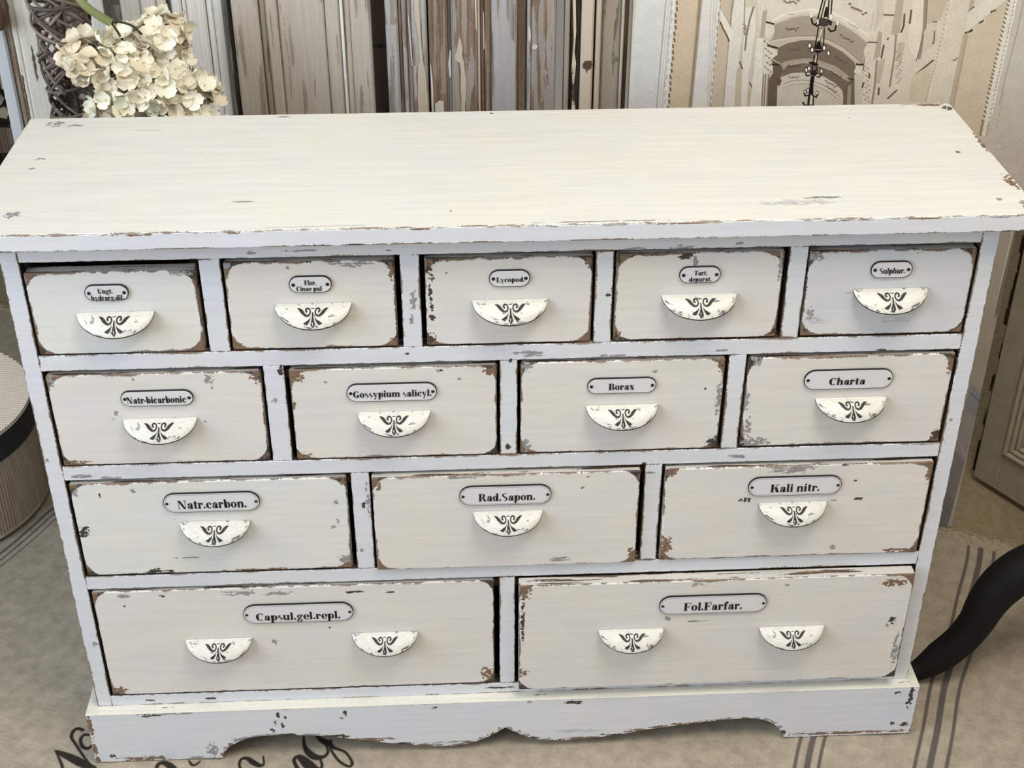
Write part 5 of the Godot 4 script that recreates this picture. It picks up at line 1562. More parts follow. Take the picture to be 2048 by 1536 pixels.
	for s in [-1.0, 1.0]:
		var x0 := minf(s * .5635, s * .5485)
		put_board("plinth_side", Vector3(x0, 0, -.295), Vector3(x0 + .015, .0885, -.0045), .001, M.side, c)
		put_board("plinth_ledge", Vector3(x0 - .0002, .0886, -.295), Vector3(x0 + .0152, .0899, -.0046), .0006, ledge, c)
	drawers(c, cream)

func drawers(c: Node3D, cream: Color) -> void:
	var pulls := []
	for k in 5: pulls.append(pull_mesh(mat(Color.WHITE, .45, pull_tex(k))))
	var orn := ornament_mesh()
	var plate_cache := {}
	var tints := [0, 0, -3, 0, 1, 0, 0, 0, 2, 0, 0, 1, 0, 0]
	for i in DRAWERS.size():
		var D: Array = DRAWERS[i]
		var g: Array = D[1]
		var x0: float = D[0][0] + g[0]
		var x1: float = D[0][1] - g[1]
		if i in [0, 5, 9, 12]: x0 = clampf(x0, -528.0, -526.5)
		if i in [4, 8, 11, 13]: x1 = clampf(x1, 525.5, 528.0)
		var y0: float = D[0][2] + g[3]
		var y1: float = D[0][3] - g[2]
		var z: float = g[4] * .001
		var base := cream
		if i == 4: base = rgb(214, 216, 220)
		elif i in [0, 9]: base = rgb(225, 225, 222)
		var tex := paint(x1 - x0, y1 - y0, 1.6, base, 1.45, 24.0, D[5], x0, y0, 20 + i)
		var at := Vector3((x0 + x1) * .0005, (y0 + y1) * .0005, z)
		var w := (x1 - x0) * .001
		var h := (y1 - y0) * .001
		var f := begin()
		var e := begin()
		var t := begin()
		box(f, e, Vector3(-w / 2, -h / 2, -.018), Vector3(w / 2, h / 2, 0), .0016, Rect2(-w / 2, -h / 2, w, h))
		# tray behind the front
		var tb := -.26
		box(t, t, Vector3(-w / 2 + .004, -h / 2 + .004, tb), Vector3(-w / 2 + .014, h / 2 - .012, -.018), 0)
		box(t, t, Vector3(w / 2 - .014, -h / 2 + .004, tb), Vector3(w / 2 - .004, h / 2 - .012, -.018), 0)
		box(t, t, Vector3(-w / 2 + .014, -h / 2 + .004, tb), Vector3(w / 2 - .014, h / 2 - .012, tb + .01), 0)
		box(t, t, Vector3(-w / 2 + .014, -h / 2 + .006, tb + .01), Vector3(w / 2 - .014, -h / 2 + .012, -.018), 0)
		var dr := part("drawer", join([f, mat(Color.WHITE, .5, tex), e, M.edge, t, M.tray]), c, at)
		# enamel name plate
		var P: Array = D[2]
		var pw: float = P[2] * .001
		var ph: float = P[3] * .001
		var pc := Vector3(P[0] * .001, P[1] * .001, z) - at
		part("name_plate", plate_mesh(pw, ph, i >= 9), dr, pc + Vector3(0, 0, .0001))
		part("lettering", lettering(D[3], at.z * 0.0 + .0035, Vector2(at.x, at.y)), dr)
		var sc := begin()
		lathe(sc, [Vector2(.0021 if i < 9 else .0019, 0), Vector2(.0018, .0007), Vector2(.0009, .0011), Vector2(0, .0012)], 12)
		var sm := join([sc, M.screw])
		for s in [-1.0, 1.0]:
			var q := part("screw", sm, dr, pc + Vector3(s * (pw / 2 - .0047), 0, .0031))
			q.rotation.x = PI / 2
		var hk := 0
		for hd in D[4]:
			var hp := Vector3(hd[0] * .001, hd[1] * .001, z) - at
			part("handle", pulls[(i * 3 + hk) % 5], dr, hp)
			part("handle_ornament", orn, dr, hp)
			hk += 1

func pull_tex(sd: int) -> ImageTexture:
	var W := 192
	var H := 96
	var d := PackedByteArray()
	d.resize(W * H * 3)
	for py in H:
		var t := float(py) / H
		for px in W:
			var x := float(px) / W * 2.0 - 1.0
			var nm := NM[(((py * 3 + sd * 83) & 511) << 9) | ((px + sd * 151) & 511)]
			var nf := NF[(((py * 2 + sd * 19) & 511) << 9) | ((px + sd * 7) & 511)]
			var nb := NB[(((py * 2 + sd * 47) & 511) << 9) | ((px * 3 + sd * 29) & 511)]
			var near := maxf(smoothstep(.62, 1.0, t), smoothstep(.7, 1.0, absf(x)) * .8)
			var v := 1.0 + (nf - 128) * .0004 + (nm - 128) * .0004
			var c := [223.0 * v, 221.0 * v, 213.0 * v]
			if nb + (nm - 128) * .45 + near * 56.0 > 208.0: c = [150.0 + nf * .1, 152.0 + nf * .1, 158.0 + nf * .1]
			if nb * .6 + nm * .5 + near * 40.0 > 216.0: c = [104.0, 102.0, 102.0]
			var k := (py * W + px) * 3
			for j in 3: d[k + j] = clampi(int(c[j]), 0, 255)
	return ImageTexture.create_from_image(Image.create_from_data(W, H, false, Image.FORMAT_RGB8, d))

# ------------------------------------------------------------------ old doors behind the chest
func strips(root: Node3D, origin: Vector3, rows: Array, H: float) -> Array:   # rows: name, x0, x1 (mm), z back, z front (mm), material
	var out := []
	for r in rows:
		var lo := Vector3(r[1] * .001, 0, r[3] * .001) - origin * Vector3(1, 0, 1)
		var hi := Vector3(r[2] * .001, H, r[4] * .001) - origin * Vector3(1, 0, 1)
		var st := begin()
		var cc := (lo + hi) * .5
		box(st, st, lo - cc, hi - cc, minf(.0025, (r[2] - r[1]) * .00025), Rect2(), Vector3(0, 0, 1), cc + Vector3(r[1] * .003, r[1] * .0017, 0))
		out.append(part(r[0], join([st, r[5]]), root, cc))
	return out

func flake(root: Node3D, origin: Vector3, pts: Array, z: float, m: Material) -> void:   # a tongue of old paint still clinging to the wood
	var poly := PackedVector2Array()
	for k in range(0, pts.size(), 2): poly.append(Vector2(pts[k] * .001 - origin.x, pts[k + 1] * .001))
	var st := begin()
	prism(st, st, poly, z - .0002, z + .0007)
	part("paint_flake", join([st, m]), root)

func doors() -> void:
	var tex := func(w: Array, w2: Array, coat: Array, cover: float, sd: int, rough := .75) -> StandardMaterial3D:
		var m := mat(Color.WHITE, rough, peeled(w, w2, coat, cover, sd), .3)
		m.uv1_scale = Vector3(6, 1.6, 1)
		return m
	var white: StandardMaterial3D = tex.call([150, 144, 136], [120, 112, 104], [232, 231, 228], 1.25, 2)
	var flaky: StandardMaterial3D = tex.call([110, 98, 86], [78, 68, 60], [226, 221, 210], .66, 3)
	var chipped: StandardMaterial3D = tex.call([106, 94, 82], [74, 66, 58], [224, 219, 208], .84, 23)
	var grey_dark: StandardMaterial3D = tex.call([112, 106, 100], [92, 86, 80], [140, 136, 130], .4, 4)
	var beige: StandardMaterial3D = tex.call([172, 162, 150], [150, 140, 128], [192, 184, 174], .7, 6)
	var grey: StandardMaterial3D = tex.call([156, 150, 146], [134, 124, 116], [172, 171, 171], .6, 7)
	var tan: StandardMaterial3D = tex.call([140, 120, 102], [112, 94, 80], [152, 138, 124], .35, 8)
	var brown: StandardMaterial3D = tex.call([146, 128, 112], [118, 100, 86], [158, 150, 144], .5, 10)
	var cream: StandardMaterial3D = tex.call([104, 90, 74], [76, 64, 52], [208, 196, 178], .72, 13)
	var taupe: StandardMaterial3D = tex.call([130, 120, 106], [110, 100, 88], [160, 150, 136], .8, 14)
	var dark: StandardMaterial3D = tex.call([58, 50, 42], [40, 34, 28], [76, 68, 58], .3, 16)
	var paint_white := mat(rgb(214, 208, 200), .7)
	var paint_cream := mat(rgb(196, 184, 164), .7)
	var pale := mat(rgb(206, 200, 194), .7)

	# A: white door behind the vase and flower
	var o := Vector3(-.5, 0, -.515)
	var a := thing("panel_door", "white painted old panel door behind the hydrangea, paint flaking off its stiles", "door", o)
	strips(a, o, [["backing", -652, -360, -530, -520, dark], ["stile", -654.5, -646, -530, -504, tan], ["stile", -645.5, -637.5, -530, -503, flaky], ["stile", -637, -590, -530, -501, chipped], ["moulding", -589.5, -552, -530, -512, grey_dark], ["panel", -552, -519, -530, -514, white],
		["moulding", -519, -499, -530, -508, grey_dark], ["panel", -499, -470, -530, -510, white], ["moulding", -470, -450, -530, -504, white], ["moulding", -450, -436, -530, -507, flaky], ["moulding", -436, -428, -530, -512, grey_dark],
		["stile", -428, -415, -530, -500, white], ["stile", -414, -409, -530, -503, white], ["stile", -408, -383, -530, -500, white], ["stile", -382, -374, -530, -503, white], ["stile", -373, -359, -530, -500, white]], 2.0)
	# narrow pale board at the far left
	o = Vector3(-.655, 0, -.51)
	var nb := thing("narrow_board", "narrow pale grey painted board at the far left behind the chest", "board", o)
	var pg := mat(rgb(196, 200, 206), .6)
	strips(nb, o, [["face", -672, -655, -518, -500, pg]], .853)
	# dark carved post far behind, with chips of pale ornament, and a brown turned rod in front
	o = Vector3(-1.12, 0, -1.70)
	var post := thing("carved_post", "dark weathered wooden post with pale chipped ornaments at the far left edge", "post", o)
	strips(post, o, [["shaft", -1300, -1012, -1760, -1700, dark]], 1.6)
	for k in 14: put_board("board", Vector3(-.16, .1 + k * .075, .0001), Vector3(.075, .1 + k * .075 + .062, .014), .003, [dark, tan, dark][k % 3], post)
	for k in 22:
		var st := begin()
		var y := .25 + k * .03 + rng.randf_range(-.006, .006)
		var ch := [Vector2(-.012, -.012), Vector2(.006, -.016), Vector2(.014, .002), Vector2(.005, .014), Vector2(-.010, .010)]
		var poly := PackedVector2Array()
		for v in ch: poly.append(v * rng.randf_range(.7, 1.25))
		prism(st, st, poly, 0, .008)
		part("ornament", join([st, [pale, paint_cream, grey][k % 3]]), post, Vector3(.070 - (k % 3) * .012 + rng.randf_range(-.006, .006), y, .0145))
	o = Vector3(-.652, 0, -.49)
	var hb := thing("wooden_rod", "brown turned wooden rod with a round end hanging at the left edge", "rod", Vector3(-.6545, .856, -.488))
	var rs := begin()
	lathe(rs, [Vector2(0, 0), Vector2(.006, .0015), Vector2(.0095, .007), Vector2(.0105, .014), Vector2(.0095, .022), Vector2(.006, .03), Vector2(.0065, .06), Vector2(.0075, .3), Vector2(.003, .42), Vector2(0, .42)], 16)
	part("rod", join([rs, mat(rgb(92, 66, 50), .5)]), hb)

	# B: wide beige door with grooves
	o = Vector3(-.25, 0, -.485)
	var b := thing("grooved_door", "beige grey weathered door with narrow upright grooves, right of the hydrangea", "door", o)
	strips(b, o, [["edge_strip", -356, -350, -500, -486, grey_dark], ["edge_strip", -349.5, -345, -500, -480, dark], ["stile", -344, -309, -500, -470, beige], ["moulding", -308, -300, -500, -474, taupe], ["moulding", -299.5, -284.5, -500, -471, beige], ["panel", -284, -222, -500, -475, beige], ["moulding", -221, -202, -500, -472, beige], ["moulding", -201, -197, -500, -468, white], ["moulding", -196.5, -188.5, -500, -471, beige], ["stile", -188, -161, -500, -470, beige]], 2.0)
	# boards in the shadow of the gap
	o = Vector3(-.15, 0, -.60)
	var sb := thing("plank_shutter", "whitish plank shutter in the dark gap between two doors", "shutter", o)
	for k in 9: put_board("plank", Vector3(-.09, .12 + k * .112, -.012), Vector3(.09, .12 + k * .112 + .108, .008), .002, taupe, sb)
	for s in [-.08, .06]: put_board("batten", Vector3(s, 0, -.03), Vector3(s + .03, 1.2, -.0121), .002, dark, sb)
	# C: grey door
	o = Vector3(-.095, 0, -.48)
	var cdoor := thing("grey_door", "grey bleached door with a long tongue of cream paint left on it", "door", o)
	strips(cdoor, o, [["stile", -141, -124.5, -495, -462, grey], ["moulding", -124, -119.5, -495, -468, tan], ["moulding", -119, -113.5, -495, -464, grey], ["moulding", -113, -107, -495, -469, taupe], ["moulding", -106.5, -86, -495, -466, grey], ["moulding", -85.5, -84, -495, -474, dark], ["stile", -83.5, -59.5, -495, -463, tan], ["edge_strip", -59, -53.5, -495, -467, grey_dark]], 2.0)
	flake(cdoor, o, [-101.8, 900, -95.6, 900, -94.2, 840, -92.5, 812, -90, 796, -88.2, 770, -86.6, 700, -101, 700, -101.5, 760, -99.6, 806, -97.2, 812, -98, 850, -101.5, 870], .0148, paint_cream)
	flake(cdoor, o, [-110, 880, -108.4, 850, -106.8, 806, -107.8, 804, -109.4, 830, -111, 868], .0122, paint_white)
	flake(cdoor, o, [-83.2, 806, -82.2, 812, -80.6, 790, -79.8, 770, -80.4, 740, -82, 730, -82.6, 776], .0174, paint_white)
	flake(cdoor, o, [-66, 700, -66, 756, -72, 757, -78, 752, -78, 700], .0174, pale)
	flake(cdoor, o, [-58.8, 808, -56, 828, -54.6, 826, -55, 790, -57.6, 788], .0134, pale)
	# D: brown door
	o = Vector3(.02, 0, -.475)
	var dd := thing("brown_door", "brown weathered door with upright mouldings and a pale paint scab, mid background", "door", o)
	strips(dd, o, [["stile", -51, -19, -490, -459, brown], ["moulding", -18.5, -15, -490, -463, cream], ["moulding", -14.5, -9, -490, -468, tan], ["moulding", -8.5, -1, -490, -464, tan], ["moulding", -.5, 35, -490, -466, grey], ["moulding", 35.5, 48.5, -490, -474, tan], ["moulding", 49, 54, -490, -462, grey], ["stile", 54.5, 88, -490, -460, brown]], 2.0)
	flake(dd, o, [-46.5, 828, -43, 848, -40.6, 842, -38.6, 830, -39.5, 822, -37, 812, -36, 796, -34.5, 788, -35.5, 760, -37, 750, -36, 700, -42, 700, -41.4, 760, -42.6, 776, -41.6, 800, -43, 812, -48.4, 815, -49.6, 820], .0162, paint_cream)
	flake(dd, o, [-21.6, 900, -19.4, 900, -19.2, 858, -20.4, 856], .0162, paint_white)
	flake(dd, o, [-10.6, 876, -9.4, 880, -9, 830, -10.2, 826], .008, paint_white)
	flake(dd, o, [50, 860, 52.5, 858, 53.8, 846, 52.4, 836, 50.4, 842], .0132, pale)
	flake(dd, o, [55.5, 833, 60, 836, 63, 833, 61, 829, 56, 829], .0152, pale)
	# E: narrow cream post
	o = Vector3(.125, 0, -.47)
	var ee := thing("flaking_post", "narrow cream painted post with a dark bare patch, left of the taupe board", "post", o)
	strips(ee, o, [["edge_strip", 99.5, 106, -485, -462, taupe], ["moulding", 106.5, 121, -485, -466, dark], ["stile", 121.5, 138, -485, -456, mat(rgb(204, 190, 172), .7)], ["edge_strip", 138.5, 140.5, -485, -468, dark], ["moulding", 141, 148.5, -485, -458, mat(rgb(190, 178, 162), .7)]], 2.0)
	flake(ee, o, [109, 900, 113, 900, 115, 850, 113.4, 822, 116, 806, 114, 780, 116.5, 740, 113, 700, 110.4, 720, 112.5, 770, 110, 800, 112, 840], .0042, cream)
	flake(ee, o, [117, 900, 119, 880, 118, 820, 119.6, 770, 120.6, 740, 119.8, 800, 120.8, 860], .0042, paint_cream)
	var hole := begin()
	var hp := PackedVector2Array()
	for q in [[-6, -4], [-2, -6], [-1, -12], [.5, -7], [5, -5], [7, 2], [5, 6], [-3, 6], [-6.5, 2]]: hp.append(Vector2(q[0], q[1]) * .001)
	prism(hole, hole, hp, 0, .0006)
	part("bare_patch", join([hole, mat(rgb(84, 66, 52), .8)]), ee, Vector3(.0055, .807, .0141))
	# F: taupe board with a plugged hole
	o = Vector3(.168, 0, -.475)
	var ff := thing("taupe_board", "taupe board with a round plugged hole beside the printed hall backdrop", "board", o)
	strips(ff, o, [["face", 149.8, 175, -490, -463, taupe], ["moulding", 175.5, 179.5, -490, -461, beige], ["edge_strip", 180, 186.5, -490, -472, tan]], 2.0)
	var plug := begin()
	lathe(plug, [Vector2(.0041, 0), Vector2(.0041, .0006), Vector2(.0034, .0012), Vector2(0, .0012)], 20)
	var pl := part("plug", join([plug, mat(rgb(128, 114, 98), .6)]), ff, Vector3(.0004, .813, .0121))
	pl.rotation.x = PI / 2

	# shaded door standing askew at the right
	o = Vector3(.848, 0, -.5735)
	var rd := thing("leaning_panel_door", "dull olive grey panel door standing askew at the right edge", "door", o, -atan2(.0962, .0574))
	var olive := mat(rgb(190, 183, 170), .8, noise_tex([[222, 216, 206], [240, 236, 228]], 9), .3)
	var crumb: StandardMaterial3D = tex.call([66, 52, 42], [42, 34, 28], [120, 110, 94], .2, 18)
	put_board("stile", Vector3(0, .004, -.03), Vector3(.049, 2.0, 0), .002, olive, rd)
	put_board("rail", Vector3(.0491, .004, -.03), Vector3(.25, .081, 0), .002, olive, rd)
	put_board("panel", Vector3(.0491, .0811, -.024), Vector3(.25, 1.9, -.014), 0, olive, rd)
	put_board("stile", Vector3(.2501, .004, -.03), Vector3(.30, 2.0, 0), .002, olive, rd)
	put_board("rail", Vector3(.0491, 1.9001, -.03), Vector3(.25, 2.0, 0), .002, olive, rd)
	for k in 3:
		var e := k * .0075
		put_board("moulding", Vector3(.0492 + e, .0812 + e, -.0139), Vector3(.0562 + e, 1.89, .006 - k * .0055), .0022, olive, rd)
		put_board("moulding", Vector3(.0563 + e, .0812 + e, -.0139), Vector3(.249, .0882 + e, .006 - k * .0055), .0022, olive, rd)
	var ce := begin()
	for k in 60:
		var y := .008 + k * .033
		box(ce, ce, Vector3(-.006 - rng.randf() * .006, y, -.028), Vector3(-.0002, y + .033, -.004 - rng.randf() * .006), .002)
	part("crumbling_edge", join([ce, crumb]), rd)

# ------------------------------------------------------------------ the printed hall
func backdrop() -> void:
	var o := Vector3(.4775, 0, -.445)
	var b := thing("hall_backdrop", "tall printed backdrop of a white vaulted hall with a chain of dark chandeliers", "backdrop", o)
	var W := .581
	var up := mat(Color.WHITE, .7, printed(PRINT, 581, 690, 985, 2.2, [204, 196, 180]), .3)
	var low := mat(Color.WHITE, .7, printed(PRINT_LOW, 581, 0, 690, 1.4, [186, 176, 160]), .3)
	var back := mat(rgb(150, 130, 104), .9)
	var f := begin()
	var r := begin()
	box(f, r, Vector3(-W / 2, .69, -.006), Vector3(W / 2, .985, .007), 0, Rect2(-W / 2, .69, W, .295))
	var f2 := begin()
	box(f2, r, Vector3(-W / 2, 0, -.006), Vector3(W / 2, .69, .007), 0, Rect2(-W / 2, 0, W, .69))
	part("printed_sheet", join([f, up, f2, low, r, back]), b)
	for x in [-.27, .25]: put_board("batten", Vector3(x, 0, -.026), Vector3(x + .02, .97, -.0061), .002, back, b)

# ------------------------------------------------------------------ pouf, table, vase, flower
func pouf() -> void:
	var R := .193
	var p := thing("ribbed_pouf", "round beige corduroy pouf with a black band, left of the chest", "pouf", Vector3(-.961, 0, -.602))
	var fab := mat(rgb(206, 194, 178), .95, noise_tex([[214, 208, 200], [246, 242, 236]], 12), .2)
	var st := begin()
	var NR := 200
	var rows := [[.0, -.004], [.004, 0.0], [.05, .001], [.10, .0015], [.142, 0.0]]
	for k in NR * 4:
		var t0 := TAU * k / (NR * 4)
		var t1 := TAU * (k + 1) / (NR * 4)
		var q0: float = R - .004 + .0022 * absf(sin(NR * t0 * .5))
		var q1: float = R - .004 + .0022 * absf(sin(NR * t1 * .5))
		for j in rows.size() - 1:
			var A := Vector3(cos(t0) * (q0 + rows[j][1]), rows[j][0], sin(t0) * (q0 + rows[j][1]))
			var B := Vector3(cos(t1) * (q1 + rows[j][1]), rows[j][0], sin(t1) * (q1 + rows[j][1]))
			var C := Vector3(cos(t1) * (q1 + rows[j + 1][1]), rows[j + 1][0], sin(t1) * (q1 + rows[j + 1][1]))
			var D := Vector3(cos(t0) * (q0 + rows[j + 1][1]), rows[j + 1][0], sin(t0) * (q0 + rows[j + 1][1]))
			var n := (C - A).cross(B - A).normalized()
			if n.dot(Vector3(cos(t0), 0, sin(t0))) < 0: n = -n
			var u := Vector2(t0 * R * 4, rows[j][0] * 4)
			tri(st, A, B, C, n, u, u, u)
			tri(st, A, C, D, n, u, u, u)
	part("body", join([st, fab]), p)
	var piping := begin()
	var pp := []
	var rr := []
	for k in 65:
		pp.append(Vector3(cos(TAU * k / 64) * (R - .003), .006, sin(TAU * k / 64) * (R - .003)))
		rr.append(.0035)
	tube(piping, pp, rr, 6)
	part("piping", join([piping, fab]), p)
	var band := begin()
	lathe(band, [Vector2(R - .006, .142), Vector2(R + .001, .1425), Vector2(R + .0022, .146), Vector2(R + .0022, .181), Vector2(R + .001, .184), Vector2(R - .006, .1842)], 96)
	part("band", join([band, mat(rgb(44, 46, 48), .55)]), p)
	# cushion top: parallel cords across a round lid
	var top := begin()
	var pitch := .0062
	var n_c := int(R * 2 / pitch)
	var dir := Vector3(.97, 0, .24).normalized()
	var acr := Vector3(-dir.z, 0, dir.x)
	for k in n_c:
		var s0 := -R + (k + .5) * pitch
		var half := sqrt(maxf(0.0, (R - .001) * (R - .001) - s0 * s0))
		if half < .004: continue
		for e in 4:
			var f0 := float(e) / 4
			var f1 := float(e + 1) / 4
			var ya := .1915 + .0022 * sin(PI * f0)
			var yb := .1915 + .0022 * sin(PI * f1)
			var oa := acr * (s0 + (f0 - .5) * pitch)
			var ob := acr * (s0 + (f1 - .5) * pitch)
			var n := (Vector3.UP - acr * (cos(PI * (f0 + f1) * .5) * 1.0)).normalized()
			var P := [oa - dir * half, oa + dir * half, ob + dir * half, ob - dir * half]
			P[0].y = ya
			P[1].y = ya
			P[2].y = yb
			P[3].y = yb
			tri(top, P[0], P[1], P[2], n, Vector2(k * .07, 0), Vector2(k * .07, 1), Vector2(k * .07, 1))
			tri(top, P[0], P[2], P[3], n, Vector2(k * .07, 0), Vector2(k * .07, 1), Vector2(k * .07, 0))
	lathe(top, [Vector2(R - .003, .184), Vector2(R - .0005, .187), Vector2(R - .001, .1915), Vector2(R - .02, .1905), Vector2(0, .19)], 96)
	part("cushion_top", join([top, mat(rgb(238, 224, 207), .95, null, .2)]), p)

func table() -> void:
	var black := mat(rgb(17, 17, 18), .7, null, .35)
	var p := thing("pedestal_table", "black pedestal table with a curved tripod leg at the lower right", "table", Vector3(.95, 0, -.09))
	var st := begin()
	lathe(st, [Vector2(0, .20), Vector2(.03, .205), Vector2(.05, .22), Vector2(.045, .28), Vector2(.03, .32), Vector2(.024, .42), Vector2(.034, .5), Vector2(.04, .54), Vector2(0, .54)], 24)
	part("column", join([st, black]), p)
	var tp := begin()
	lathe(tp, [Vector2(0, .54), Vector2(.12, .54), Vector2(.132, .548), Vector2(.134, .556), Vector2(.126, .565), Vector2(0, .565)], 48)
	part("table_top", join([tp, black]), p)
	var path := [Vector3(-.372, .011, 0), Vector3(-.347, .016, 0), Vector3(-.319, .041, 0), Vector3(-.293, .073, 0), Vector3(-.277, .106, 0), Vector3(-.267, .143, 0), Vector3(-.250, .178, 0), Vector3(-.222, .206, 0), Vector3(-.16, .235, 0), Vector3(-.03, .25, 0)]
	var rad := [.006, .015, .0225, .0235, .0245, .0275, .0305, .031, .029, .028]
	var pts := curve(path, 6)
	var rr := []
	for k in pts.size():
		var f := float(k) / 6
		var i := mini(int(f), rad.size() - 2)
		rr.append(lerpf(rad[i], rad[i + 1], f - i))
	var leg := begin()
	tube(leg, pts, rr, 14)
	var lm := join([leg, black])
	for k in 3:
		var l := part("leg", lm, p)
		l.rotation.y = TAU * k / 3

const VASE := Vector3(-.5585, 0, -.432)

func vase() -> void:
	var v := thing("wicker_vase", "tall grey brown wicker column vase of woven twigs beside the hydrangea", "vase", VASE)
	var tones := [mat(rgb(126, 114, 104), .85), mat(rgb(104, 93, 85), .85), mat(rgb(144, 131, 120), .85), mat(rgb(88, 79, 72), .85)]
	var H := .98
	var rad := func(y: float) -> float: return .0285 + .0085 * smoothstep(.65, .98, y) - .0015 * exp(-pow((y - .80) / .02, 2))
	for k in 285:
		var y0 := rng.randf_range(.01, H - .02)
		var rise := rng.randf_range(.05, .15) * (1.0 if k % 2 else -1.0)
		if k % 6 == 0: rise = rng.randf_range(-.03, .03)
		var t0 := rng.randf() * TAU
		var sweep := rng.randf_range(3.0, 5.0)
		var lay := rng.randf_range(-.004, .0025)
		var pts := []
		var rr := []
		var tw := rng.randf_range(.0020, .0029)
		for j in 19:
			var f := j / 18.0
			var y := clampf(y0 + rise * f, .005, H)
			var r: float = rad.call(y) + lay + .0008 * sin(f * 7.0 + k)
			var t := t0 + sweep * f
			pts.append(Vector3(cos(t) * r, y, sin(t) * r))
			rr.append(tw * (1.0 - .25 * absf(f - .5)))
		var st := begin()
		tube(st, pts, rr, 5)
		part("twig", join([st, tones[rng.randi() % 4]]), v)
	var foot := begin()
	lathe(foot, [Vector2(0, .0), Vector2(.026, .0), Vector2(.026, .008), Vector2(0, .008)], 24)
	part("base", join([foot, tones[1]]), v)

func petal_mesh(m: Material, fold: float) -> ArrayMesh:
	var st := begin()
	var N := 5
	var grid := []
	for i in N + 1:
		var row := []
		for j in N + 1:
			var v := float(i) / N
			var u := float(j) / N * 2.0 - 1.0
			var wd: float = [.0012, .0052, .0080, .0088, .0074, .0030][i]
			var x := u * wd
			var y: float = [0.0, .0036, .0076, .0116, .0150, .0166][i] - .0010 * u * u * v
			var z := fold * (.0050 * v * v) + .0030 * u * u * v - .0010 * sin(v * PI)
			row.append(Vector3(x, y, z))
		grid.append(row)
	for i in N:
		for j in N:
			st.set_smooth_group(0)
			for q in [[i, j], [i + 1, j], [i + 1, j + 1], [i, j], [i + 1, j + 1], [i, j + 1]]:
				st.set_uv(Vector2(float(q[1]) / N, float(q[0]) / N))
				st.add_vertex(grid[q[0]][q[1]])
	st.index()
	st.generate_normals()
	return join([st, m])

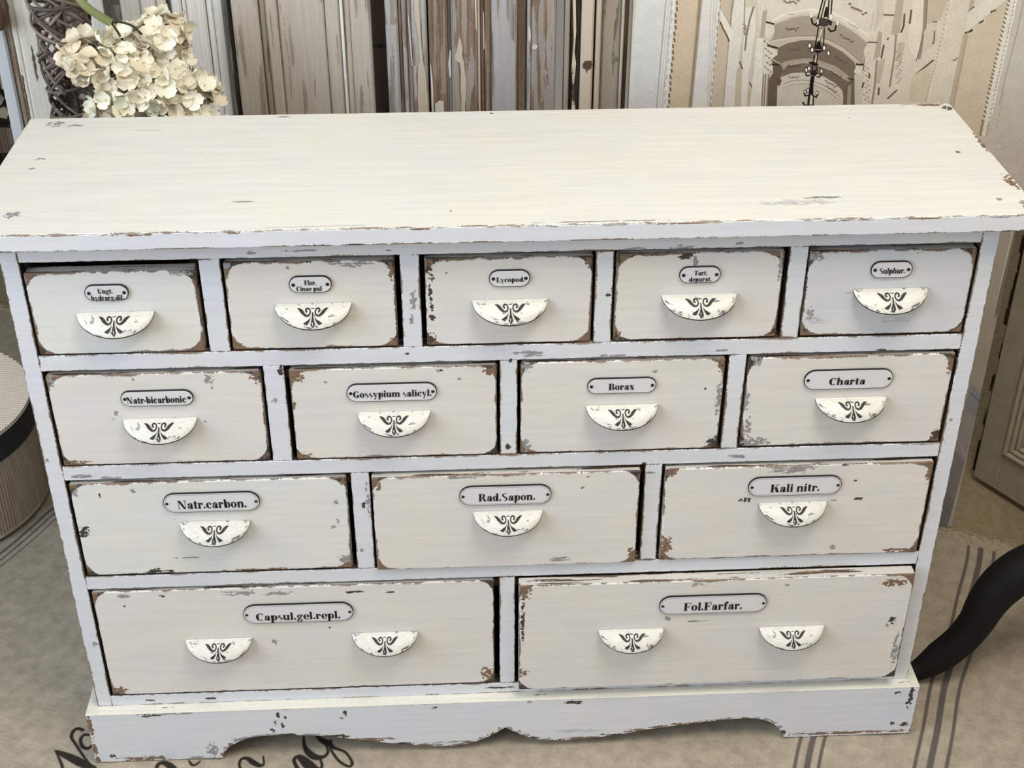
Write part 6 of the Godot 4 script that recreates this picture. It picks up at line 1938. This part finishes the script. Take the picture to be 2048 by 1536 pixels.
func hydrangea() -> void:
	var h := thing("hydrangea", "large cream hydrangea flower head drooping from a green stem", "flower", Vector3(-.46, .62, -.385))
	var base := Vector3(-.46, .62, -.385)
	var tones := []
	for q in [[247, 244, 229], [245, 240, 222], [240, 232, 212], [246, 245, 228], [234, 224, 202]]:
		var m := mat(rgb(q[0], q[1], q[2]), .7, null, .3)
		m.backlight_enabled = true
		m.backlight = rgb(84, 80, 68)
		m.cull_mode = BaseMaterial3D.CULL_DISABLED
		tones.append(m)
	var petals := []
	for k in 10: petals.append(petal_mesh(tones[k % 5], [.6, -.5, 1.2][k % 3]))
	var eye := begin()
	lathe(eye, [Vector2(0, 0), Vector2(.0012, .0006), Vector2(.0014, .0016), Vector2(0, .0026)], 8)
	var eye_m := join([eye, mat(rgb(196, 196, 140), .7)])
	# lobes of the head: centre, half sizes
	var lobes := [[Vector3(-.440, .830, -.36), Vector3(.060, .052, .030)], [Vector3(-.508, .866, -.352), Vector3(.028, .024, .022)], [Vector3(-.415, .890, -.36), Vector3(.028, .024, .022)], [Vector3(-.388, .800, -.358), Vector3(.034, .036, .026)], [Vector3(-.470, .788, -.36), Vector3(.048, .040, .028)], [Vector3(-.455, .872, -.362), Vector3(.034, .022, .022)]]
	var spots := []
	var tries := 0
	while spots.size() < 74 and tries < 9000:
		tries += 1
		var L: Array = lobes[[0, 0, 0, 0, 1, 2, 3, 3, 4, 4, 5][rng.randi() % 11]]
		var d := Vector3(rng.randfn(), rng.randfn(), rng.randfn()).normalized()
		if d.z < .1 and d.y < .5: continue
		var p: Vector3 = L[0] + d * L[1]
		var inside := false
		for q in lobes:
			if ((p - q[0]) / q[1]).length() < .9: inside = true
		if inside: continue
		var close := false
		for s in spots:
			if s[0].distance_to(p) < .0165: close = true
		if close: continue
		spots.append([p, (d / L[1]).normalized()])
	for s in spots:
		var f := Node3D.new()
		f.name = "floret"
		h.add_child(f, true)
		var n: Vector3 = (s[1] + Vector3(rng.randf_range(-.35, .35), rng.randf_range(-.35, .35), rng.randf_range(-.2, .2))).normalized()
		var x := n.cross(Vector3(.3, .9, .1)).normalized()
		f.transform = Transform3D(Basis(x, n.cross(x), n).rotated(n, rng.randf() * TAU), s[0] - base)
		f.scale = Vector3.ONE * rng.randf_range(.85, 1.12)
		var tone := rng.randi() % 10
		for k in 4:
			var pt := part("petal", petals[(tone + (k % 2) * 5) % 10], f)
			pt.rotation = Vector3(0, 0, TAU * k / 4 + rng.randf_range(-.15, .15))
			pt.rotate_object_local(Vector3.RIGHT, rng.randf_range(.05, .5))
		part("eye", eye_m, f).rotation.x = PI / 2
	# inner mass of older florets that fills the gaps
	var fill := begin()
	for L in lobes:
		for k in int(60 + 1600 * L[1].x):
			var d := Vector3(rng.randfn(), rng.randfn(), rng.randfn()).normalized()
			var p: Vector3 = L[0] + d * L[1] * rng.randf_range(.55, .98) - base
			var n := (d + Vector3(rng.randf_range(-.6, .6), rng.randf_range(-.6, .6), rng.randf_range(-.6, .6))).normalized()
			var x := n.cross(Vector3(.2, .9, .3)).normalized()
			fill.append_from(petals[k % 10], 0, Transform3D(Basis(x, n.cross(x), n).scaled(Vector3.ONE * 1.3), p))
	var fl := part("inner_petals", join([fill, tones[4]]), h)
	fl.set_meta("kind", "stuff")
	var green := mat(rgb(124, 132, 84), .6)
	var dkg := mat(rgb(52, 50, 36), .7)
	var st := begin()
	var path := curve([Vector3(-.558, .95, -.430), Vector3(-.557, .985, -.426), Vector3(-.550, 1.012, -.412), Vector3(-.530, .985, -.375), Vector3(-.5056, .9407, -.340), Vector3(-.4726, .9117, -.340)], 6)
	var pl := []
	var rr := []
	for k in path.size():
		pl.append(path[k] - base)
		rr.append(.0052 if k > 8 else .004)
	tube(st, pl, rr, 10)
	part("stem", join([st, green]), h)
	var woody := begin()
	tube(woody, [Vector3(-.557, .30, -.440) - base, Vector3(-.557, .70, -.440) - base, Vector3(-.558, .96, -.430) - base], [.0026, .0026, .003], 8)
	part("woody_stem", join([woody, mat(rgb(84, 74, 64), .85)]), h)
	for q in [[Vector3(-.4726, .9117, -.34), Vector3(-.462, .9125, -.341), Vector3(-.447, .905, -.345), Vector3(-.436, .885, -.355)], [Vector3(-.4726, .9117, -.34), Vector3(-.468, .902, -.343), Vector3(-.455, .86, -.355)]]:
		var tw := begin()
		var cp := curve(q, 6)
		var c2 := []
		var r2 := []
		for pnt in cp:
			c2.append(pnt - base)
			r2.append(.0015)
		tube(tw, c2, r2, 7)
		part("twig", join([tw, dkg]), h)
